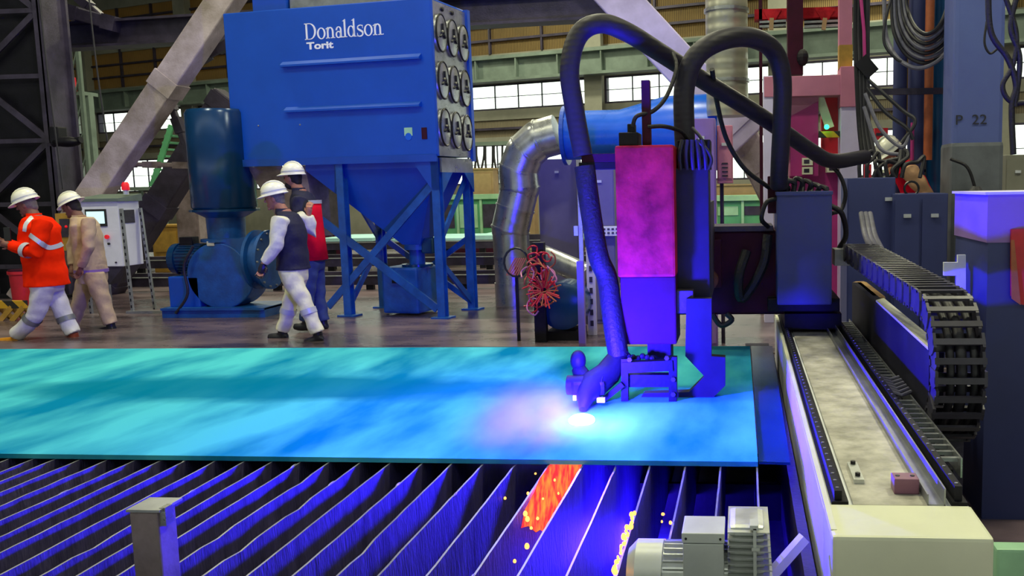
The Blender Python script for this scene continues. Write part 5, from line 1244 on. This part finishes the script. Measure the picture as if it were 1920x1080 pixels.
    x.add(vs, fs); x.build('brim', M[cfg.get('helm', 'helmet')], hs, smooth=True)
    x = mb(); x.tube([E(.13*math.cos(a_), 0, .012+.116*math.sin(a_)) for a_ in [i*math.pi/10 for i in range(1, 10)]], .012*s, 8); x.build('ridge', M[cfg.get('helm', 'helmet')], hs, smooth=True)
    x = mb(); vs = []
    for dz in (.012, .024):
        for k in range(n): an = 2*math.pi*k/n; vs.append(E(.1355*math.cos(an), .1125*math.sin(an), dz))
    x.add(vs, [(k, (k+1) % n, n+(k+1) % n, n+k) for k in range(n)]); x.build('band', M['retro'], hs)
    # trousers
    x = mb(); pc = J['pelvis']; tw = cfg.get('tw', 1.)
    x.rings([(pc+V((0, 0, .14)), .15*s*tw, .17*s*tw), (pc+V((0, 0, .02)), .155*s*tw, .185*s*tw), (pc+V((0, 0, -.1)), .13*s*tw, .17*s*tw)])
    for a in 'lr':
        hp, kn, an = J['hip'+a], J['kn'+a], J['ank'+a]
        x.tube([hp+V((0, 0, .06)), hp, hp.lerp(kn, .5), kn, kn.lerp(an, .45), an+V((0, 0, .03))], [q*s*tw for q in (.10, .112, .097, .082, .078, .078)], 16)
    tr = remesh(x, .012, 3)
    # wrinkles
    for i, v in enumerate(tr.v):
        tr.v[i] = v+V((0, -1, 0))*0+V((math.sin(v.z*38+v.x*20+v.y*9)*.004, 0, 0))+V((0, math.sin(v.z*27-v.x*31)*.005, 0))
    tr.build('trousers', M[cfg['trouser']], t, smooth=True)
    if cfg.get('kneeband', True):
        for a in 'lr':
            kn, an = J['kn'+a], J['ank'+a]; d = (an-kn).normalized(); c = kn.lerp(an, .2); x = mb(); x.tube([c-d*.03, c+d*.03], .089*s*tw, 18, False); x.build('reflective_band', M['retro'] if cfg.get('kb') is None else M[cfg['kb']], t, smooth=True)
    # shoes
    for a in 'lr':
        an, to = J['ank'+a], J['toe'+a]; d = (to-an); up_ = V((0, 0, 1)); f_ = V((d.x, d.y, d.z)).normalized()
        x = mb(); x.tube([an+V((0, 0, .04)), an+V((0, 0, -.03))], [.05*s, .05*s], 14); heel = an-f_*.05+V((0, 0, -.035)); x.tube([heel, an+V((0, 0, -.04)), an.lerp(to, .6)+V((0, 0, -.02)), to], [.042*s, .05*s, .048*s, .036*s], 14)
        sh = remesh(x, .009, 2).build('shoe', M[cfg['shoe'+a] if 'shoe'+a in cfg else cfg['shoe']], t, smooth=True)
    # jacket / shirt
    jw, jl = cfg.get('jw', 1.), cfg.get('jl', -.02)
    def torso(k):
        ch, pe, ne = J['chest'], J['pelvis'], J['neck']; shz = (J['shl'].z+J['shr'].z)/2; shc = (J['shl']+J['shr'])/2
        return [(ne+V((0, 0, .01)), .062*s, .068*s), (ne.lerp(V((shc.x, shc.y, shz)), .7)+V((0, 0, .035)), .10*s*k, .15*s*k), (V((shc.x, shc.y, shz-.05)), .14*s*k, .205*s*k), (ch, .155*s*k, .20*s*k), (ch.lerp(pe, .55), .16*s*k, .19*s*k), (pe+V((0, 0, .06)), .17*s*k, .20*s*k), (pe+V((0, 0, jl)), .18*s*k, .21*s*k)]
    def sleeves(x, k, upto=1.):
        for a in 'lr':
            sh_, el, wr = J['sh'+a], J['el'+a], J['wr'+a]
            x.tube([sh_.lerp(J['chest'], .25), sh_, sh_.lerp(el, .5), el, el.lerp(wr, .5), el.lerp(wr, upto*.93)], [q*s*k for q in (.08, .085, .074, .066, .058, .05)], 14)
    x = mb(); x.rings(torso(jw), 20)
    if cfg['top'] == 'jacket': sleeves(x, cfg.get('sk', 1.1))
    jk = remesh(x, .011, 3)
    for i, v in enumerate(jk.v): jk.v[i] = v+V((math.sin(v.z*30+v.x*24)*.004, math.sin(v.z*33-v.x*27+v.y*12)*.005, 0))
    jo = jk.build(cfg.get('topname', 'jacket'), M[cfg['topm']], t, smooth=True)
    if cfg['top'] == 'vest':
        for a in 'lr':
            sh_, el, wr = J['sh'+a], J['el'+a], J['wr'+a]; x = mb()
            x.tube([sh_.lerp(J['chest'], .3), sh_, sh_.lerp(el, .5), el, el.lerp(wr, .5), el.lerp(wr, .93)], [q*s for q in (.085, .092, .08, .07, .062, .052)], 14)
            y = remesh(x, .011, 2)
            for i, v in enumerate(y.v): y.v[i] = v+V((math.sin(v.z*40+v.y*20)*.004, math.sin(v.z*36-v.x*30)*.004, 0))
            y.build('sleeve', M[cfg['sleevem']], t, smooth=True)
    x = mb(); x.rings([(J['neck']+V((0, 0, -.03)), .078*s, .085*s), (J['neck']+V((0, 0, .03)), .07*s, .078*s)], 18); x.build('collar', M[cfg.get('collarm', cfg['topm'])], t, smooth=True)
    return t, J
def surfring(t, name, m_, J, cz, k, tilt, w=.03, rx=.17, ry=.21):
    x = mb(); n = 32; vs = []
    for dz in (-w, w):
        for q in range(n): a_ = 2*math.pi*q/n; vs.append(V((cz.x+rx*k*math.cos(a_), cz.y+ry*k*math.sin(a_), cz.z+dz+tilt*math.cos(a_))))
    x.add(vs, [(q, (q+1) % n, n+(q+1) % n, n+q) for q in range(n)]); x.build(name, M[m_], t, smooth=True)
# man in orange
t, J = person('man in orange high visibility jacket and white trousers striding left, holding a phone', dict(Y=9.3, skin='skin2', hair='hairg', s=1.0, face=V((-1, -.25, -.35)), htilt=.05,
    j=dict(head=(50, 384), neck=(64, 405), chest=(74, 440, 0), pelvis=(88, 530), shl=(80, 420, -.2), shr=(68, 418, .2), ell=(66, 474, -.3), elr=(48, 470, .2), wrl=(18, 460, -.25), wrr=(12, 456, .02),
           hipl=(82, 535, -.1), hipr=(94, 535, .1), knl=(68, 590, -.1), knr=(120, 590, .1), ankl=(30, 633, -.1), ankr=(138, 630, .1), toel=(-4, 640, -.1), toer=(108, 640, .12)),
    trouser='trouser', top='jacket', topm='hivis', jw=1.18, jl=-.03, sk=1.18, shoel='shoe_y', shoer='shoe_b', shoe='shoe_b', kb='steel_grey', collarm='hivis', tw=1.08))
def ribbon(t, obj, path, w, name, m_):
    from mathutils.bvhtree import BVHTree
    me = obj.data; off = V(obj['_w']); bv = BVHTree.FromPolygons([v.co+off for v in me.vertices], [list(p.vertices) for p in me.polygons])
    sp_ = spline([(a, b, 0) for a, b in path], 6); L_ = []; 
    for i, p in enumerate(sp_):
        d = (sp_[min(i+1, len(sp_)-1)]-sp_[max(i-1, 0)]).normalized(); nn = V((-d.y, d.x, 0))
        row = []
        for g in (-1, 0, 1):
            q = p+nn*w*g; dr = ray(q.x, q.y).normalized(); h = bv.ray_cast(EYE, dr)
            row.append(h[0]+h[1]*.006 if h[0] is not None else None)
        if all(row): L_.append(row)
    if len(L_) < 2: return
    x = mb(); vs = [p for r in L_ for p in r]; n_ = len(vs); vs2 = [v+V((0, .012, 0)) for v in vs]; fs = []
    for i in range(len(L_)-1):
        for k in range(2): a_ = i*3+k; fs.append((a_, a_+1, a_+4, a_+3)); fs.append((n_+a_, n_+a_+3, n_+a_+4, n_+a_+1))
    x.add(vs+vs2, fs); x.build(name, m_, t, smooth=True)
jk_ = [o for o in t.children if o.name.startswith('jacket')][0]
ribbon(t, jk_, [(46, 434), (50, 419), (66, 404), (86, 406)], 3.6, 'reflective_stripe', M['retro'])
ribbon(t, jk_, [(56, 440), (70, 451), (89, 464), (108, 461), (118, 455)], 4.2, 'reflective_stripe', M['retro'])
ribbon(t, jk_, [(28, 420), (33, 408), (36, 424), (34, 436)], 2.5, 'reflective_stripe', M['retro'])
x = mb(); d = (J['wrl']-J['ell']).normalized(); c = J['ell'].lerp(J['wrl'], .32); x.tube([c-d*.03, c+d*.03], .085, 18, False); x.build('reflective_stripe', M['retro'], t, smooth=True)
for px in ((55, 400, 52, 428), (82, 405, 88, 440)):
    pass
x = mb(); q = P(14, 440, 9.15); x.box(q.x-.04, q.x+.04, q.y-.006, q.y+.006, q.z-.07, q.z+.08, .004); tag(x.build('phone', M['blackp']), 'dark phone held up by the man in the orange jacket', 'phone')
# man in beige
t, J = person('man in beige coveralls and white full brim helmet walking left', dict(Y=10.1, skin='skin2', hair='hair', s=1.0, face=V((-1, -.15, -.4)), htilt=.1, fullbrim=True,
    j=dict(head=(134, 388), neck=(148, 408), chest=(162, 440), pelvis=(172, 515), shl=(166, 416, -.2), shr=(150, 414, .2), ell=(166, 462, -.28), elr=(136, 462, .2), wrl=(152, 502, -.25), wrr=(135, 500, .1),
           hipl=(178, 520, -.1), hipr=(165, 520, .1), knl=(195, 570, -.1), knr=(148, 570, .1), ankl=(208, 612, -.1), ankr=(135, 616, .1), toel=(186, 621, -.1), toer=(110, 623, .12)),
    trouser='beige', top='jacket', topm='beige', jw=.98, jl=.05, sk=1.0, shoe='shoe_k', shoer='shoe_b', kneeband=False, topname='coverall_top', tw=1.05))
x = mb(); x.rings([(J['pelvis']+V((0, 0, .03)), .172, .205), (J['pelvis']+V((0, 0, .07)), .172, .205)], 20); x.build('waist_band', M['purple'], t)
# man behind
t, J = person('tall man in dark jacket with red back panel and jeans behind the navy vest man', dict(Y=9.8, skin='skin', hair='hair', s=1.0, face=V((-1, .1, -.05)), beard=True, helm='helmet', floor=0,
    j=dict(head=(549, 334), neck=(560, 357), chest=(572, 400), pelvis=(583, 490), shl=(562, 375, -.18), shr=(576, 372, .2), ell=(560, 430, -.25), elr=(592, 430, .25), wrl=(545, 470, -.2), wrr=(575, 465, .2),
           hipl=(580, 495, -.1), hipr=(590, 495, .1), knl=(575, 560, -.1), knr=(597, 560, .1), ankl=(575, 606, -.1), ankr=(606, 606, .1), toel=(552, 612, -.1), toer=(585, 613, .1)),
    trouser='jeans', top='jacket', topm='navy', jw=1.0, jl=0., shoe='shoe_k', kneeband=False))
x = mb(); ch, pe = J['chest'], J['pelvis']
vs = []; n = 14
for (c_, kk_) in ((ch+V((0, 0, .11)), 1.03), (ch, 1.05), (ch.lerp(pe, .5), 1.06), (pe+V((0, 0, .02)), 1.1)):
    for q in range(n+1): a_ = -math.pi*.5+math.pi*q/n*.95; vs.append(V((c_.x+.165*kk_*math.cos(a_), c_.y+.21*kk_*math.sin(a_), c_.z)))
fs = []
for i in range(3):
    for q in range(n): a_ = i*(n+1)+q; fs.append((a_, a_+1, a_+n+2, a_+n+1))
x.add(vs, fs); o = x.build('back_panel', M['redvest'], t, smooth=True); so = o.modifiers.new('s', 'SOLIDIFY'); so.thickness = .012
x = mb(); vs = []
for dz in (.11, .15):
    for q in range(n+1): a_ = -math.pi*.5+math.pi*q/n*.95; vs.append(V((ch.x+.178*math.cos(a_), ch.y+.225*math.sin(a_), ch.z+dz)))
x.add(vs, [(q, q+1, n+2+q, n+1+q) for q in range(n)]); x.build('reflective_stripe', M['retro'], t, smooth=True)
# man in navy vest
t, J = person('man in navy vest over cream sleeves and white helmet walking left with dark gloves', dict(Y=9.2, skin='skin', hair='hairg', s=1.0, face=V((-1, -.2, -.2)), fullbrim=False, htilt=.02,
    j=dict(head=(515, 372), neck=(530, 396), chest=(545, 430), pelvis=(551, 510), shl=(524, 414, -.2), shr=(562, 410, .2), ell=(517, 464, -.26), elr=(586, 436, .3), wrl=(494, 494, -.28), wrr=(579, 402, .25),
           hipl=(545, 520, -.1), hipr=(558, 520, .1), knl=(574, 572, -.1), knr=(543, 572, .1), ankl=(596, 629, -.1), ankr=(530, 625, .1), toel=(572, 643, -.1), toer=(504, 632, .1)),
    trouser='trouser_lit', top='vest', topm='navy', jw=.98, jl=.03, sleevem='sleeve', shoe='shoe_k', topname='vest', tw=.98, handl=V((-.3, 0, -1)), handr=V((.1, 0, 1))))
for a in 'l':
    x = mb(); hand(x, J['wrl'], V((-.3, 0, -1)), V((0, -1, 0)), 1.22, .6, 1); remesh(x, .006, 1).build('glove', M['shoe_k'], t, smooth=True)
# operator
t, J = person('operator in red vest and tan sleeves bending left behind the slate cabinets', dict(Y=9.0, skin='skin', hair='hair', s=1.0, face=V((-.85, -.3, -.45)), htilt=.15, floor=.3,
    j=dict(head=(1668, 290), neck=(1690, 300), chest=(1705, 330), pelvis=(1735, 400), shl=(1706, 322, -.2), shr=(1685, 312, .2), ell=(1738, 366, -.28), elr=(1660, 350, .2), wrl=(1710, 392, -.35), wrr=(1640, 370, .1),
           hipl=(1732, 405, -.1), hipr=(1740, 405, .1), knl=(1722, 470, -.1), knr=(1735, 470, .1), ankl=(1730, 552, -.1), ankr=(1745, 552, .1), toel=(1710, 562, -.1), toer=(1722, 562, .1)),
    trouser='navy', top='vest', topm='redvest', sleevem='tan', shoe='shoe_k', kneeband=False, topname='vest'))
q = J['ankl']; x = mb(); x.box(q.x-.5, q.x+.5, 8.6, 9.5, 0, min(J['ankl'].z, J['toel'].z)-.05); tag(x.build('operator_step', M['steel_dark']), 'low dark step under the operator behind the slate cabinets', 'step')
# ================================================================== SMOKE, ARC, LIGHTS
AR = Pz(1091, 792, .4)
x = mb(); x.ball(AR+V((0, 0, .012)), (.068, .07, .03), 16, 10); o = x.build('cutting_arc', M['arc']); tag(o, 'blinding white cutting arc on the cyan plate under the torch', 'arc')
def light(name, kind, loc, col, en, **k):
    l = D.lights.new(name, kind); l.color = col; l.energy = en
    for a, b in k.items(): setattr(l, a, b)
    o = D.objects.new(name, l); o.location = loc; C.objects.link(o); return o
light('arc_light', 'POINT', AR+V((0, -.06, .24)), (.03, .01, 1), 620, shadow_soft_size=.06)
light('arc_white_light', 'POINT', AR+V((0, -.06, .08)), (.6, .7, 1), 1.2, shadow_soft_size=.04)
light('slat_gap_fill_light', 'POINT', AR+V((.25, -.3, -.53)), (.03, .01, 1), 110, shadow_soft_size=.14)  # added blue fill below the slats, brightens the gaps between them
light('slag_light', 'POINT', P(1050, 920, 3.55), (1, .12, .06), 2.5, shadow_soft_size=.03)
for k, (lx_, ly) in enumerate(((-8, 11), (-2, 11), (4, 11), (-8, 5.5), (-2, 5.5), (4, 5.5), (-14, 15), (-5, 16), (4, 16), (-14, 23), (-6, 22), (3, 22))):
    t = thing('high_bay_lamp', 'high bay lamp hanging above the hall out of view', 'lamp', (lx_, ly, 9.2), 'high bay lamps')
    x = mb(); x.lathe((lx_, ly, 9.2), (0, 0, 1), [(0, .3), (.15, .2), (.25, .08), (2.31, .02)], 20); x.build('lamp_shade', M['steel_grey'], t, smooth=True)
    light('lamp_light', 'AREA', (lx_, ly, 9.15), (1, .98, .66), 215 if ly < 20 else 420, shape='DISK', size=.9)
# smoke volume
def volmat(name, dens, col, emit=None, es=0, noise=True, anis=.0, ncut=(.45, .75), sc=5):
    m = D.materials.new(name); m.use_nodes = True; nt = m.node_tree; n = nt.nodes; l = nt.links; n.remove(n['Principled BSDF'])
    v = n.new('ShaderNodeVolumePrincipled'); v.inputs['Color'].default_value = (*col, 1); v.inputs['Density'].default_value = dens; v.inputs['Anisotropy'].default_value = anis
    if noise:
        tc = n.new('ShaderNodeTexCoord'); g = n.new('ShaderNodeTexGradient'); g.gradient_type = 'QUADRATIC_SPHERE'; mp = n.new('ShaderNodeMapping')
        mp.inputs['Location'].default_value = (-1, -1, -1); mp.inputs['Scale'].default_value = (2, 2, 2)
        l.new(tc.outputs['Generated'], mp.inputs['Vector']); l.new(mp.outputs[0], g.inputs['Vector'])
        nz = n.new('ShaderNodeTexNoise'); nz.inputs['Scale'].default_value = sc; nz.inputs['Detail'].default_value = 4; l.new(tc.outputs['Object'], nz.inputs['Vector'])
        r = n.new('ShaderNodeMapRange'); r.inputs['From Min'].default_value = ncut[0]; r.inputs['From Max'].default_value = ncut[1]; l.new(nz.outputs['Fac'], r.inputs['Value'])
        mu = n.new('ShaderNodeMath'); mu.operation = 'MULTIPLY'; l.new(r.outputs[0], mu.inputs[0]); l.new(g.outputs['Fac'], mu.inputs[1])
        m2 = n.new('ShaderNodeMath'); m2.operation = 'MULTIPLY'; m2.inputs[1].default_value = dens; l.new(mu.outputs[0], m2.inputs[0]); l.new(m2.outputs[0], v.inputs['Density'])
    l.new(v.outputs[0], n['Material Output'].inputs['Volume']); return m
c0 = P(985, 815, 4.0); x = mb(); x.ball(c0, (.40, .36, .30), 24, 14)
o = x.build('smoke_plume', volmat('smoke', 8, (.9, .9, .95), ncut=(.3, .6))); tag(o, 'pale smoke plume drifting left of the cutting arc over the plate edge', 'smoke'); o['kind'] = 'stuff'
# world
w = D.worlds.new('world'); bpy.context.scene.world = w; w.use_nodes = True; n = w.node_tree.nodes; bg = n['Background']
bg.inputs[0].default_value = (.94, 1.0, .86, 1); bg.inputs[1].default_value = 2.2
sc = bpy.context.scene
sc.view_settings.view_transform = 'Standard'; sc.view_settings.look = 'None'; sc.view_settings.gamma = 1; sc.view_settings.exposure = .35
sc.cycles.use_denoising = True; sc.cycles.max_bounces = 6; sc.cycles.diffuse_bounces = 3; sc.cycles.glossy_bounces = 3; sc.cycles.transmission_bounces = 4; sc.cycles.transparent_max_bounces = 12; sc.cycles.volume_bounces = 0
sc.cycles.volume_step_rate = 2; sc.cycles.sample_clamp_indirect = 12
for o in D.objects:
    if '_w' in o: del o['_w']
